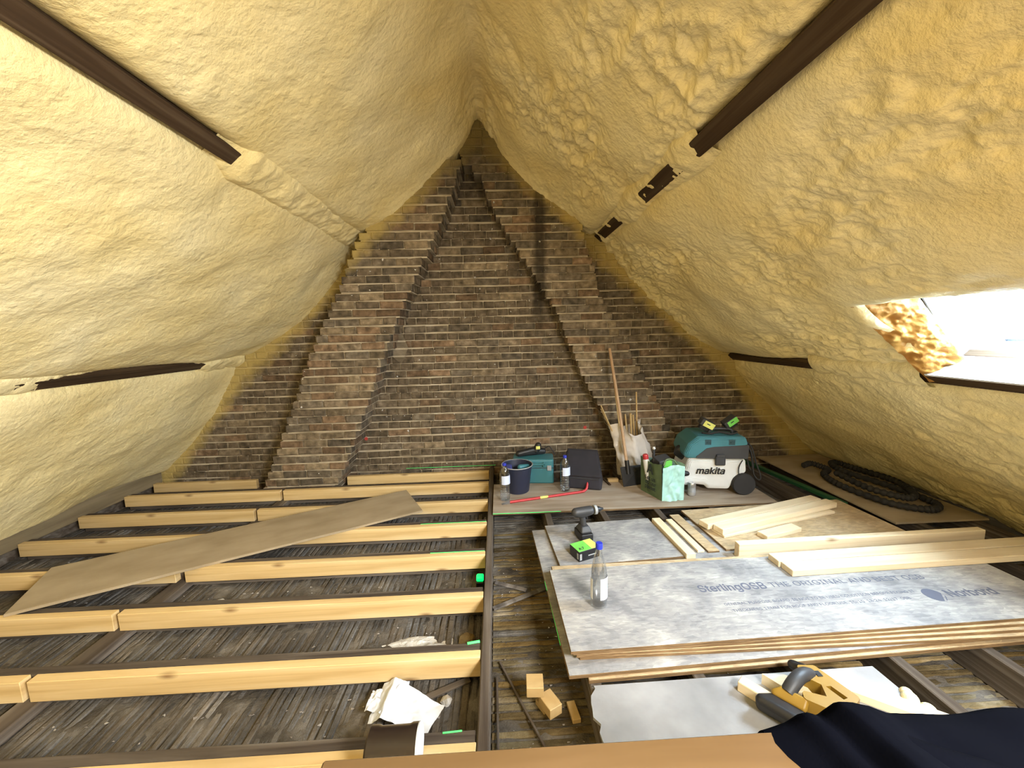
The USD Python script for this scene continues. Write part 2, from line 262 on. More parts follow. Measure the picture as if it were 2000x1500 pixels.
def foam_panel(parent, pts, seed, wall_y, bulge=.035, wall_bulge=.085, du=.0125, rough=1., hole=None, smooth_corner=0, edge=(1, 1)):
    p = np.array(pts, float); s = np.concatenate([[0], np.cumsum(np.linalg.norm(np.diff(p, axis=0), axis=1))])
    nu = int(s[-1] / du) + 1; q = np.linspace(0, s[-1], nu)
    x, z = np.interp(q, s, p[:, 0]), np.interp(q, s, p[:, 1])
    if smooth_corner:
        k = int(smooth_corner / du) | 1; w = np.hanning(k + 2)[1:-1]; w /= w.sum()
        xe, ze = (np.concatenate([2 * a[0] - a[k // 2:0:-1], a, 2 * a[-1] - a[-2:-k // 2 - 1:-1]]) for a in (x, z))
        x, z = np.convolve(xe, w, 'valid')[:nu], np.convolve(ze, w, 'valid')[:nu]
    t = np.stack([np.gradient(x), np.gradient(z)], 1); t /= np.linalg.norm(t, axis=1, keepdims=True)
    n = np.stack([-t[:, 1], t[:, 0]], 1); c = np.array([0, 1.2])
    n = np.where((((c - np.stack([x, z], 1)) * n).sum(1) > 0)[:, None], n, -n)
    P = np.stack([np.repeat(x[:, None], len(ys), 1), np.repeat(ys[None], nu, 0), np.repeat(z[:, None], len(ys), 1)], -1)
    u = q / s[-1]; lo, hi = q, s[-1] - q
    el = (1 - np.exp(-lo / .035)) if edge[0] else np.ones(nu); eh = (1 - np.exp(-hi / .035)) if edge[1] else np.ones(nu)
    e = (el * eh)[:, None]
    wy = np.array([wall_y(a) for a in x])[:, None] if callable(wall_y) else wall_y
    prof = np.sin(np.pi * np.clip(u, 0, 1))[:, None] ** .7
    if smooth_corner: prof = (np.sin(np.pi * 2 * np.where(u < .5, u, 1 - u)) ** .7)[:, None] * .9 + .1
    d = fine_noise(P, seed, rough) + bulge * prof + wall_bulge * prof * np.exp(-np.clip(wy - P[..., 1], 0, 9) / .28)
    d = e * d - (1 - e) * .05
    Q = P.copy(); keep = None
    if hole:                                               # hole = (u0, u1, y0, y1) in metres along the slope from the lower edge
        h0, h1, y0, y1 = hole
        du_ = np.maximum(lo - h1, 0)[:, None] + 0 * P[..., 1]; dy = np.maximum(np.maximum(y0 - P[..., 1], P[..., 1] - y1), 0)
        dist = np.sqrt(du_ ** 2 + dy ** 2); r = np.exp(-dist / .03)
        d = d * (1 - .8 * r) - .05 * r
        inside = (lo < h1)[:, None] & (P[..., 1] > y0) & (P[..., 1] < y1)
        keep = ~inside
    Q[..., 0] += n[:, 0:1] * d; Q[..., 2] += n[:, 1:2] * d
    m = grid_mesh(Q)
    if keep is not None:
        k = keep.ravel(); m = trimesh.Trimesh(m.vertices, m.faces[k[m.faces].all(1)], process=False); m.remove_unreferenced_vertices()
    return part(parent, 'foam', m, foam_m, smooth=True)
ceil = thing('ceiling', 'pitched roof underside sprayed with lumpy pale yellow foam between dark purlins', kind='structure')
LU, LL, RU, RL = (-1.30, 2.345), (-2.60, 1.20), (1.05, 2.34), (2.48, 1.105)
SL = np.array([.755, .656]); SR = np.array([-.755, .656])
def off(p, d, k): return (p[0] + d[0] * k, p[1] + d[1] * k)
foam_panel(ceil, [off(LU, SL, .04), (-.10, 3.40), off(RU, SR, .045)], 3, lambda x: 3.77 if x < -.1 else 3.88, smooth_corner=.34, wall_bulge=.10, rough=1.2)
foam_panel(ceil, [off(LL, SL, .03), off(LU, SL, -.04)], 11, 4.10, wall_bulge=.07, rough=.7)
foam_panel(ceil, [(-3.50, .10), off(LL, (.61, .79), -.03)], 17, 4.10, wall_bulge=.05, rough=.5, edge=(0, 1))
foam_panel(ceil, [off(RL, SR, .03), off(RU, SR, -.045)], 23, 4.10, wall_bulge=.09, hole=(0, .60, 1.36, 2.10))
foam_panel(ceil, [(3.62, -.02), off(RL, (-.66, .75), -.03)], 29, 4.10, wall_bulge=.06, rough=.5, edge=(0, 1))
def purlin(c, d, w, depth, y0, y1, name='purlin'):
    d = np.array(d) / np.linalg.norm(d); nn = np.array([d[1], -d[0]]); nn = nn if nn @ (np.array([0, 1.2]) - c) < 0 else -nn   # away from the room
    b = cbox((-w / 2, y0, 0), (w / 2, y1, depth), .003); v = b.vertices.copy()
    b.vertices = np.stack([c[0] + d[0] * v[:, 0] + nn[0] * v[:, 2], v[:, 1], c[1] + d[1] * v[:, 0] + nn[1] * v[:, 2]], 1)
    b.fix_normals(); part(ceil, name, b, purlin_m)
purlin(LU, SL, .078, .2, -2.6, 4.1); purlin(LL, SL, .07, .2, -2.6, 4.1); purlin(RU, SR, .092, .2, -2.6, 4.1); purlin(RL, SR, .075, .2, -2.6, 4.1)
def foam_strip(c, d, w, y0, y1, seed, bias):
    """foam that has run over the face of a purlin"""
    y = np.arange(y0, y1, .012); s = np.linspace(-w / 2, w / 2, 16); d = np.array(d) / np.linalg.norm(d); n = np.array([-d[1], d[0]]); n = n if n @ (np.array([0, 1.2]) - c) > 0 else -n
    P = np.stack([c[0] + d[0] * s[:, None] + 0 * y, y + 0 * s[:, None], c[1] + d[1] * s[:, None] + 0 * y], -1)
    q = bias(y)[None] + .05 * (meshkit.fbm(P * 6 + seed, 4, seed) - .5) + .03 * (meshkit.fbm(P * 20, 3, seed) - .5) - .06 * np.abs(2 * s / w)[:, None] ** 4
    P[..., 0] += n[0] * q; P[..., 2] += n[1] * q; part(ceil, 'foam', grid_mesh(P), foam_m, smooth=True)
foam_strip(LU, SL, .27, 2.05, 4.1, 41, lambda y: -.03 + .05 * np.clip((y - 2.15) / .12, 0, 1) + .006 * np.sin(y * 9))
foam_strip(RU, SR, .27, 2.05, 4.0, 43, lambda y: -.03 + .030 * np.clip((y - 2.1) / .15, 0, 1) + .016 * np.sin(y * 6 + 1.3))
foam_strip(RL, SR, .20, 2.16, 3.0, 47, lambda y: .016 + 0 * y)
foam_strip(LL, SL, .20, .6, 2.75, 49, lambda y: .008 - .06 * np.clip((y - 2.15) / .6, 0, 1))
foam_strip(LL, SL, .20, 3.35, 4.1, 51, lambda y: -.05 + .065 * np.clip((y - 3.35) / .35, 0, 1))
# unseen roof deck outside the foam, added to block sky light leaks
def slab(a, b, y0, y1, th=.04):
    a, b = np.array(a, float), np.array(b, float); d = b - a; n = np.array([-d[1], d[0]]) / np.linalg.norm(d); n = n if n[1] > 0 else -n
    v = [[p[0] + n[0] * k, y, p[1] + n[1] * k] for y in (y0, y1) for k in (0, th) for p in (a, b)]
    return tm(_hull(np.array(v)))
up = lambda p, k: (p[0] + .655 * k, p[1] + .756 * k)
ra, rb = np.array(up((-.1, 3.42), .30)), np.array(up((3.75, .0), .38)); dr = (rb - ra) / np.linalg.norm(rb - ra)
s0, s1 = 2.56 - ra[0], 0
def on_deck(x): return ra + (rb - ra) * (x - ra[0]) / (rb[0] - ra[0])
part(ceil, 'roof_deck', slab((-.1 + .15, 3.42 + .42), (-4.3, .02), -2.7, 4.5), old_m)
for a, b, y0, y1 in ((ra - dr * .3, on_deck(2.36), -2.7, 4.5), (on_deck(2.80), rb, -2.7, 4.5), (on_deck(2.36), on_deck(2.80), 2.06, 4.5), (on_deck(2.36), on_deck(2.80), -2.7, 1.38)):
    part(ceil, 'roof_deck', slab(a, b, y0, y1), old_m)

for xa in (-3.66, 3.78): part(ceil, 'eave_board', cbox((xa - .02, -2.7, -.3), (xa + .02, 4.4, .34), .003), old_m)  # unseen boards added to close the eaves against sky light leaks
# skylight in the right slope
win = thing('window_1', 'small roof window low in the right slope with white lining and bright sky', kind='structure')
gc, gt, gb = SKY_C, None, None
T_ = np.array([-.756, 0, .655])                                              # up the slope
def win_bar(name, s0, s1, y0, y1, d0, d1, mat):
    b = cbox((s0, y0, d0), (s1, y1, d1), .003); v = b.vertices.copy()
    b.vertices = SKY_C + v[:, 0:1] * T_ + v[:, 1:2] * np.array([0, 1, 0]) + v[:, 2:3] * ROOF_N; b.fix_normals(); part(win, name, b, mat)
for y0, y1 in ((-.35, -.30), (.29, .34)): win_bar('frame', -.29, .29, y0, y1, -.05, .03, lining_m)
for a, b in ((-.29, -.24), (.24, .29)): win_bar('frame', a, b, -.299, .289, -.05, .03, lining_m)
win_bar('gasket', -.24, -.225, -.30, .29, -.03, -.01, dark_m); win_bar('gasket', -.225, .24, .275, .29, -.03, -.01, grey_m)
win_bar('pane', -.24, .24, -.30, .29, -.004, .0, pane_m)
def sheet(name, a, b, c, d, mat, th=.012, label=None):
    P = np.array([a, b, c, d], float); n = np.cross(P[1] - P[0], P[2] - P[0]); n /= np.linalg.norm(n)
    part(win, name, tm(_hull(np.vstack([P, P + n * th]))), mat, label)
hi_o = SKY_C + T_ * .27 - ROOF_N * .05; lo_o = SKY_C - T_ * .27 - ROOF_N * .05
def at_y(p, y): return [p[0], y, p[2]]
sheet('head_lining', (2.02, 1.34, 1.575), (2.02, 2.10, 1.575), at_y(hi_o, 2.06), at_y(hi_o, 1.36), lining_m)
sheet('base_lining', (2.72, 1.34, 1.285), (2.72, 2.12, 1.285), at_y(lo_o, 2.06), at_y(lo_o, 1.36), lining_m)
sheet('sill_board', (2.440, 1.34, 1.135), (2.440, 2.15, 1.135), (2.600, 2.15, 1.292), (2.600, 1.34, 1.292), lining_m)
sheet('sill_board', (2.600, 1.34, 1.292), (2.600, 2.15, 1.292), (2.76, 2.13, 1.305), (2.76, 1.34, 1.305), lining_m)
for y, yy in ((2.055, 2.08), (1.365, 1.34)):
    sheet('side_lining', (2.30, yy, 1.56), (2.60, yy, 1.15), (2.78, y, 1.26), at_y(hi_o, y), lining_m, .01)
# sunlit foam cheek of the reveal
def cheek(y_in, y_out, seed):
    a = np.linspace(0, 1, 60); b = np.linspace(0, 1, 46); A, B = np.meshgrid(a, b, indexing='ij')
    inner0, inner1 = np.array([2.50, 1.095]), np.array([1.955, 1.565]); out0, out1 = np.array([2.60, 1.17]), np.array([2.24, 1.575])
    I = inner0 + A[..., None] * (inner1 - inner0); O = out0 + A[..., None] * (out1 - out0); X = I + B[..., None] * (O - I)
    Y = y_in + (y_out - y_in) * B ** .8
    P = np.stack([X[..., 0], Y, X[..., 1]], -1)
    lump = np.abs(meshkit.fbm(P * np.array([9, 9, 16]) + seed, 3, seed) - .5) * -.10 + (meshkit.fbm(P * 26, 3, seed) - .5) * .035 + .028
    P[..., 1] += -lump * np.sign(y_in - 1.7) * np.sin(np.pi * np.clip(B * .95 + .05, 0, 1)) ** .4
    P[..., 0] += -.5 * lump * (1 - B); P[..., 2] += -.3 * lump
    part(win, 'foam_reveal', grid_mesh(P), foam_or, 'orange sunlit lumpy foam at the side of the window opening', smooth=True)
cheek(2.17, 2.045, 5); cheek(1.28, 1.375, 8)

# gable wall behind the camera, so that the attic is closed
back = trimesh.creation.extrude_polygon(Polygon([(-3.8, -.3), (3.9, -.3), (3.9, .3), (-.1, 3.9), (-3.8, .6)]), .05, engine='earcut'); v = back.vertices.copy()
back.vertices = np.stack([v[:, 0], -2.65 + v[:, 2], v[:, 1]], 1); back.fix_normals()
part(None, 'wall_front', back, foam_m, kind='structure')

# ------------------------------------------------------------------ brick gable wall and the two leaning flues
ROOF = lambda x: min(3.40 - .865 * abs(x + .1), 4.24 - 1.2 * abs(x + .1))
def brick_mesh(x0, x1, z0, z1, yf, depth, jit=.003):
    c = .006; j = lambda k=jit: rnd.uniform(-k, k); y = yf + rnd.uniform(-.006, .004)
    wv = lambda x: .004 * math.sin(x * 3.1 + z0 * 23) + .003 * math.sin(x * 7.3 + z0 * 51)
    o = [(x0 + j(), z0 + j() + wv(x0)), (x1 + j(), z0 + j() + wv(x1)), (x1 + j(), z1 + j() + wv(x1)), (x0 + j(), z1 + j() + wv(x0))]; cx, cz = (x0 + x1) / 2, (z0 + z1) / 2
    ins = [(px + c * np.sign(cx - px) * rnd.uniform(.6, 1.5), pz + c * np.sign(cz - pz) * rnd.uniform(.6, 1.4)) for px, pz in o]
    v = [(a, y + j(.002), b) for a, b in ins] + [(a, y + c, b) for a, b in o] + [(a, yf + depth, b) for a, b in o]
    f = [[0, 1, 2], [0, 2, 3]]
    for r in (0, 4):
        for k in range(4):
            n = (k + 1) % 4; f += [[r + k, r + 4 + k, r + 4 + n], [r + k, r + 4 + n, r + n]]
    return trimesh.Trimesh(v, f, process=False)
COURSE = .0765; JT = .013
def course_bricks(xl, xr, row, headers, start=None):
    """brick extents along a course between xl and xr"""
    out, x = [], xl - (rnd.uniform(0, .2) if start is None else start)
    while x < xr:
        L = .1025 if (headers or rnd.random() < .12) else .215
        a, b = max(x, xl), min(x + L, xr)
        if b - a > .035: out.append((a, b))
        x += L + rnd.uniform(.007, .012)
    return out
def hide_order(items): return items
def lay(parent, items, y_label=None):
    """items: (area, mesh); the 300 largest are parts, the others one part of stuff"""
    items.sort(key=lambda q: -q[0])
    for _, m in items[:295]: part(parent, 'brick', m, rnd.choice(brick_m))
    if len(items) > 295: part(parent, 'brick_remainder', cat_(*[m for _, m in items[295:]]), brick_m[0], kind='stuff')
LB_L = [(-.2, -2.40), (0, -2.31), (.61, -2.03), (1.285, -1.75), (1.89, -1.416), (2.29, -1.25), (3.2, -.55)]
LB_R = [(-.2, -1.70), (0, -1.60), (.48, -1.37), (1.12, -1.12), (1.69, -.86), (2.1, -.65), (2.59, -.40), (2.95, -.27), (3.2, -.2)]
RB_L = [(-.2, 1.46), (.25, 1.25), (.85, .91), (1.66, .57), (2.15, .27), (2.62, -.01), (2.89, -.10), (3.0, -.28), (3.5, -.30)]
RB_R = [(-.2, 2.05), (.34, 1.80), (1.04, 1.43), (1.7, 1.05), (2.14, .93), (2.6, .80), (3.5, .4)]
ev = lambda tab, z: float(np.interp(z, [a for a, _ in tab], [b for _, b in tab]))
WALL_Y, LB_Y, RB_Y = 4.10, 3.77, 3.88
wall = thing('wall_back', 'dark brown brick gable wall between and beside the two leaning chimney flues', kind='structure')
bk = trimesh.creation.extrude_polygon(Polygon([(-4, -.3), (4, -.3), (4, .3), (-.1, 3.9), (-4, .3)]), .12, engine='earcut'); v = bk.vertices.copy()
bk.vertices = np.stack([v[:, 0], WALL_Y + .007 + v[:, 2], v[:, 1]], 1); bk.fix_normals(); part(wall, 'mortar', bk, mortar_m)
items = []
for r in range(-2, 42):
    z0 = r * COURSE; z1 = z0 + COURSE - JT; zc = (z0 + z1) / 2
    reach = (3.40 - zc) / .865 if zc > 1.24 else (4.24 - zc) / 1.2
    xl, xr = -.1 - reach - .02, -.1 + reach + .02
    holes = [(ev(LB_L, zc) + .05, ev(LB_R, zc) - .03), (ev(RB_L, zc) + .03, ev(RB_R, zc) - .05)]
    for a, b in course_bricks(xl, xr, r, r % 2 == 0 or r % 5 == 1):
        if any(h0 < a and b < h1 for h0, h1 in holes) or zc < -.16: continue
        items.append(((b - a), brick_mesh(a, b, z0, z1, WALL_Y, .03)))
lay(wall, items)
def flue(label, left, right, yf, z_top, seen_side):
    t = thing('chimney_breast', label, 'chimney breast')
    items, core = [], []
    r = -2
    while r * COURSE < z_top:
        z0 = r * COURSE; z1 = z0 + COURSE - JT; zc = (z0 + z1) / 2; wob = rnd.uniform(-.012, .012)
        xl, xr = ev(left, zc) + wob, ev(right, zc) + wob + rnd.uniform(-.008, .008)
        rx = (3.40 - zc) / .865 if zc > 1.24 else 9
        xl, xr = max(xl, -.1 - rx - .05), min(xr, -.1 + rx + .05)
        if xr - xl < .05: r += 1; continue
        core.append(cbox((xl + .012, yf + .007, z0 - JT), (xr - .012, WALL_Y + .02, z1 + .001), .001))
        bs = course_bricks(xl, xr, r, False, start=(0 if r % 2 else .112) if rnd.random() < .7 else None)
        for k, (a, b) in enumerate(bs):
            corner = (k == 0 and seen_side == 'left') or (k == len(bs) - 1 and seen_side == 'right')
            items.append((b - a, brick_mesh(a, b, z0, z1, yf, (.215 if r % 2 else .1025) if corner else .06)))
        xs = xl if seen_side == 'left' else xr                                # bricks along the flank that shows
        y = yf + (.226 if r % 2 else .1135)
        while y < WALL_Y - .04:
            L = min(.215, WALL_Y - y); s = 1 if seen_side == 'left' else -1
            bb = cbox((min(xs, xs + s * .06), y, z0), (max(xs, xs + s * .06), y + L, z1), .004); bb.vertices += rng.uniform(-.002, .002, bb.vertices.shape)
            items.append((L, bb)); y += L + JT
        r += 1
    part(t, 'mortar', cat_(*core), mortar_m); lay(t, items)
specks = []
for _ in range(170):
    sx_ = rng.uniform(-2.2, 2.2); sz_ = rng.uniform(.05, 3.0)
    if sz_ > ROOF(sx_) - .35: continue
    yy = WALL_Y - .004
    if ev(LB_L, sz_) < sx_ < ev(LB_R, sz_): yy = LB_Y - .004
    if ev(RB_L, sz_) < sx_ < ev(RB_R, sz_): yy = RB_Y - .004
    m = tm(_hull(rng.normal(size=(10, 3)) * rng.uniform(.002, .007))); m.vertices += [sx_, yy, sz_]; specks.append(m)
part(wall, 'lime_specks', cat_(*specks), white_plaster_m, kind='stuff')
for x_, z_ in ((-1.40, .36), (.92, .40)): part(wall, 'paint_mark', moved(trimesh.creation.cylinder(.018, .004, sections=14), (x_, WALL_Y - .006, z_), (90, 0, 0)), plain('red_mark_' + str(int(abs(x_) * 100)), (.45, .05, .04), .8), 'small red paint mark')
pl_ = tm(_hull(rng.normal(size=(40, 3)) * [.05, .012, .085])); pl_.vertices += [-1.02, WALL_Y - .005, 1.34]; part(wall, 'mortar_lump', pl_, mortar_m)
flue('left brick chimney breast leaning to the right towards the ridge', LB_L, LB_R, LB_Y, 2.97, 'right')
flue('right brick chimney breast leaning left with a dark soot run, behind the tools', RB_L, RB_R, RB_Y, 3.36, 'left')

# ------------------------------------------------------------------ floor: laths with plaster keys, old joists, new pine joists
ZL = -.15
floor = thing('floor', 'dusty old lath and plaster ceiling seen between the open joists', kind='structure')
def wavy_plane(x0, x1, y0, y1, z, amp, nx, ny, seed):
    X, Y = np.meshgrid(np.linspace(x0, x1, nx), np.linspace(y0, y1, ny), indexing='ij'); P = np.stack([X, Y, 0 * X + z], -1)
    P[..., 2] += amp * (meshkit.fbm(P * 14 + seed, 4, seed) - .5) * 2; return grid_mesh(P)
part(floor, 'plaster', wavy_plane(-3.75, -.09, .7, 4.11, ZL - .0005, .012, 330, 300, 3), plaster_m, smooth=True)
part(floor, 'plaster', wavy_plane(-.09, 3.8, .7, 4.11, ZL - .0005, .012, 330, 300, 6), plaster_m, smooth=True)
def lath(x, y0, y1, w, along, seed):
    n = 36; s = np.linspace(y0, y1, n); wob = .004 * (meshkit.noise(np.stack([s * 2.3, 0 * s + seed * 7.7, 0 * s], 1), seed) - .5) * 2
    zz = ZL + .005 * (meshkit.noise(np.stack([s * 3.1, 0 * s + seed * 3.3, 0 * s], 1), seed + 3) - .5) * 2 + rnd.uniform(-.003, .003)
    sec = [(-w / 2, -.012), (-w / 2, 0), (-w / 2 + .005, .004), (w / 2 - .005, .004), (w / 2, 0), (w / 2, -.012)]
    P = np.array([[[x + a + wob[i], s[i], zz[i] + b] for a, b in sec] for i in range(n)])
    if along == 'x': P = P[..., [1, 0, 2]]
    m = grid_mesh(P); 
    if along == 'y': m.invert()
    return m
x = -3.6; i = 0
while x < -.13:
    w = rnd.uniform(.024, .031); part(floor, 'lath', lath(x, .75, 4.08, w, 'y', i), rnd.choice(lath_m)); x += w + rnd.uniform(.008, .013); i += 1
y = .80
while y < 4.05:
    w = rnd.uniform(.024, .031); part(floor, 'lath', lath(y, -.065, 3.7, w, 'x', i + 50), rnd.choice(lathy_m if .9 < y < 3.0 and rnd.random() < .85 else lath_m)); y += w + rnd.uniform(.008, .013); i += 1
part(floor, 'deck', cbox((-3.7, -2.6, -.20), (3.7, .70, -.155)), ply_m)
solo('trim_1', None, None, cbox((-3.57, .3, -.03), (-3.525, 4.09, .13), .004), wood('wall_plate', [(.13, .10, .06), (.20, .16, .095), (.27, .22, .14)], grain=(18, 1.3, 18), rough=.9), kind='structure')
solo('trim_2', None, None, cbox((3.64, .3, -.16), (3.70, 4.09, .03), .004), oldy_m, kind='structure')

YB = [1.225, 1.635, 2.045, 2.455, 2.865, 3.28, 3.69, 4.005]
ORD = ['nearest', 'second', 'third', 'fourth', 'fifth', 'sixth', 'seventh', 'eighth']
def timber(name, label, cat, L, w, h, mat, loc, rz=0, group=None, c=.002, warp=0.):
    b = cbox((0, 0, 0), (L, w, h), c); return solo(name, label, cat, b, mat, loc, (0, 0, rz), group)
for k, yb in enumerate(YB):
    xr = -.116
    if k < 7:
        timber('old_joist', f'{ORD[k]} dark old joist from the camera, right behind the pale pine joist fixed along it', 'joist', 3.40, .05, .14, old_m, (-3.52, yb + .001, ZL + .003), 0, 'old joists left of the trimmer', .004)
        timber('pine_joist', f'{ORD[k]} pale pine joist from the camera, long piece butting the dark trimmer beam', 'joist', xr + 2.062 if k not in (3,) else xr + 2.03, .044, .097, pine_m, (-2.062 if k != 3 else -2.03, yb - .044, -.097), 0, 'new pine joists')
        if k: timber('pine_joist', f'{ORD[k]} pale pine joist from the camera, short piece running to the left eave', 'joist', 1.425, .044, .097, pine_m, (-3.515, yb - .044, -.097), 0, 'new pine joists')
    else:
        timber('pine_joist', 'pale pine joist against the wall, left of the left chimney breast', 'joist', 1.02, .044, .09, pine_m, (-3.515, yb - .044, -.09), 0, 'new pine joists')
        timber('pine_joist', 'pale pine joist against the wall, right of the left chimney breast', 'joist', 1.46, .044, .09, pine_m, (-1.58, yb - .044, -.09), 0, 'new pine joists')
timber('binder_beam', 'grey old beam passing under the pine joists at their joints', 'beam', 3.4, .10, .05, old_m, (-2.02, .72, ZL + .004), 90, c=.006)
timber('trimmer_beam', 'long grey dusty trimmer beam where the pine joists end', 'beam', 3.30, .043, .155, old_m, (-.070, .80, ZL - .004), 90, c=.005)
for i, xj in enumerate([.338, .776, 1.214, 1.66, 2.10, 2.54, 2.98, 3.40]):
    timber('old_floor_joist', f'{ORD[i]} old joist right of the trimmer beam, running towards the wall', 'joist', 3.3, .05, .148, old_m, (xj + .05, .76, ZL + .002), 90, 'old joists right of the trimmer', .004)

# ------------------------------------------------------------------ boards
def board(name, label, cat, nl, ang, L, W, z0, th, face, edge, group=None):
    t = thing(name, label, cat, (nl[0], nl[1], z0), (0, 0, ang), group)
    part(t, 'face', cbox((.0015, .0015, th - .003), (L - .0015, W - .0015, th), .001), face); part(t, 'edge_core', cbox((0, 0, 0), (L, W, th - .003), .001), edge)
    return t
G = 'oriented strand boards in the stack'
board('strand_board', 'lowest full strand board in the stack, on the right joists', 'board', (.335, 1.425), 2.0, 2.44, 1.20, .001, .0175, osb_m, osbe_m, G)
board('strand_board', 'second strand board up, its left edge lined by the painted green laser strip', 'board', (.255, 1.433), 2.2, 2.46, 1.20, .0188, .0175, osbg_m, osbe_m, G)
for i, (nx, ny, a, w) in enumerate([(.315, 1.505, -.5, .60), (.300, 1.502, .1, .61), (.285, 1.500, .6, .625)]):
    board('strand_board', ['narrow strand board at the bottom of the near pack, turned back from the edge', 'narrow strand board in the middle of the near pack', 'narrow strand board just under the printed one, its far edge showing'][i], 'board', (nx, ny), a, 2.42, w, .037 + i * .0145, .014, osb_m, osbe_m, G)
top = board('strand_board', 'printed dusty strand board on top of the near pack, under the clear bottle', 'board', (.273, 1.489), 1.3, 2.42, .578, .0805, .0145, osbg_m, osbe_m, G)
ZT = .0951
board('strand_board', 'grey strand board under the cordless drill and the green box', 'board', (.335, 2.155), 3.6, .77, .50, .037, .018, osbg_m, osbe_m, G)
board('strand_board', 'pale strand board under the diagonal pine planks, far right of the stack', 'board', (1.40, 2.26), 3.2, 1.30, .55, .037, .014, osb_m, osbe_m, G)
board('strand_board', 'small strand board offcut beside the upright pine batten', 'board', (1.28, 2.25), 3.2, .075, .50, .037, .012, osb_m, osbe_m, G)
# print on the top board (local coordinates of the board)
def text_on(parent, s, h, x, y, z, ang=0, mat=ink_m, bold=False, name='print', depth=.0006, sx=1.):
    m = meshkit.text_mesh(s, h, depth, bold); m.vertices[:, 0] *= sx; return part(parent, name, moved(m, (x, y, z), (0, 0, ang)), mat)
zt = .0146
text_on(top, 'SterlingOSB', .050, .735, .312, zt, -.8, bold=True, sx=.92); text_on(top, 'THE ORIGINAL AND BEST OSB', .035, 1.115, .314, zt, -.9, sx=1.18)
text_on(top, 'GENERAL PURPOSE BOARD. IS NOT TO BE USED CONDITION BEFORE FIXING IT', .0165, .80, .205, zt, .2, sx=1.12)
text_on(top, 'THICKNESS 18MM FOR ROOF AND FLOOR USE. 10/10  18:24  12/17  OSB', .0165, .815, .160, zt, .2, sx=1.12)
text_on(top, 'Norbord', .048, 1.92, .160, zt, -.5, bold=True)
disc = Point(0, 0).buffer(.046).difference(Polygon([(-.01, -.06), (.0, -.06), (.06, .01), (.055, .02)])).difference(Polygon([(.005, -.06), (.012, -.06), (.06, -.008), (.056, -.001)]))
for g in getattr(disc, 'geoms', [disc]): part(top, 'print', moved(prism(g, .0006), (1.855, .180, zt)), ink_m)
# boards elsewhere
board('chipboard_plank', 'brown chipboard plank lying diagonally across the pine joists', 'plank', (-2.665, 2.022), 27.4, 2.28, .50, .001, .016, chip_m, chip_m)
fb = thing('chipboard_sheet', 'grey chipboard sheet with a torn left edge under the yellow power tool', 'board', (0, 0, .001))
left = [(.335 + rnd.uniform(-.02, .02), yy) for yy in np.linspace(1.42, .70, 26)]
fp = left + [(1.60, .70), (1.545, 1.20), (1.53, 1.50), (.36, 1.50)]
fp = [(a, min(b, 1.405 if a < .6 else 1.42)) for a, b in fp]
part(fb, 'face', prism(fp, .012), chipg_m)
plat = board('plywood_platform', 'long plywood platform by the wall carrying the tools', 'board', (-.072, 2.958), -.4, 2.31, .60, .001, .017, ply_m, osbe_m)
board('eave_board', 'dark board in the right eave under the vacuum hose', 'board', (2.81, 2.55), 0, .70, 1.52, .001, .014, chip_m, chip_m)
timber('green_batten', 'dark green painted batten lying along the gap beside the eave board', 'batten', 1.25, .05, .03, plain('green_paint', (.012, .075, .028), .6), (2.74, 2.86, .001), 97)

# timber lying on the stack
def tim(label, L, w, h, loc, rz, mat=pinew_m, name='pine_plank', cat='timber', group=None): return timber(name, label, cat, L, w, h, mat, loc, rz, group, .0025)
tim('front pine plank of the pair laid on the printed board', 1.62, .083, .036, (1.548, 1.900, ZT + .0005), 1.5)
tim('rear pine plank of the pair laid on the printed board', 1.62, .083, .036, (1.535, 1.988, ZT + .0005), 1.6)
tim('long pine beam standing on edge behind the pair of planks', 1.60, .045, .094, (1.425, 2.172, .0375), 1.2, name='pine_beam')
tim('short pine batten pointing away from the camera beside the grey board', .47, .060, .040, (1.170, 2.19, .0372), 93.5, name='pine_batten')
tim('thin pine batten right of the thicker upright batten', .42, .045, .016, (1.262, 2.26, .0372), 93, name='pine_batten')
a17 = 16.5
tim('front upper plank of the diagonal pine pile', 1.10, .080, .038, (1.455, 2.395, .0695), a17)
tim('rear upper plank of the diagonal pine pile', 1.10, .080, .038, (1.395, 2.470, .0695), a17)
tim('thin lower board of the diagonal pine pile', 1.02, .13, .018, (1.46, 2.385, .0513), a17 - 1.5)
tim('short pine block lying alone in front of the diagonal pile', .31, .075, .030, (1.715, 2.335, .0513), 16, name='pine_block')
# blocks on the grey sheet and on the laths
ZF = .0132
tim('nearest white-lit pine block on the grey chipboard sheet', .115, .045, .042, (.905, 1.345, ZF), -52, name='pine_block')
pent = [(0, 0), (.02, .105), (.095, .10), (.115, .055), (.055, -.03)]
solo('pine_block', 'five-sided pine offcut beside the yellow power tool', 'block', prism([(.0, .0), (-.055, .085), (.03, .075), (.075, .045), (.075, -.01)], .045), pinew_m, (1.075, 1.285, ZF))
tim('tapering white pine timber reaching under the black jacket', .42, .062, .035, (1.225, 1.345, ZF), -35, name='pine_block')
zb = ZL + .006
for i, (lab, L, w, h, loc, rz, rx) in enumerate([('lowest wood offcut of the little pile on the laths', .085, .062, .024, (.150, 1.435, zb), 30, 0), ('middle wood offcut of the little pile on the laths', .085, .060, .045, (.130, 1.465, zb + .0245), -62, 0), ('topmost cube-like wood offcut of the little pile', .072, .072, .045, (.080, 1.452, zb + .070), -3, 0), ('flat wood offcut beside the corner of the board stack', .035, .085, .02, (.262, 1.39, zb), 8, 0)]):
    timber('wood_offcut', lab, 'block', L, w, h, block_m, loc, rz, None, .002)
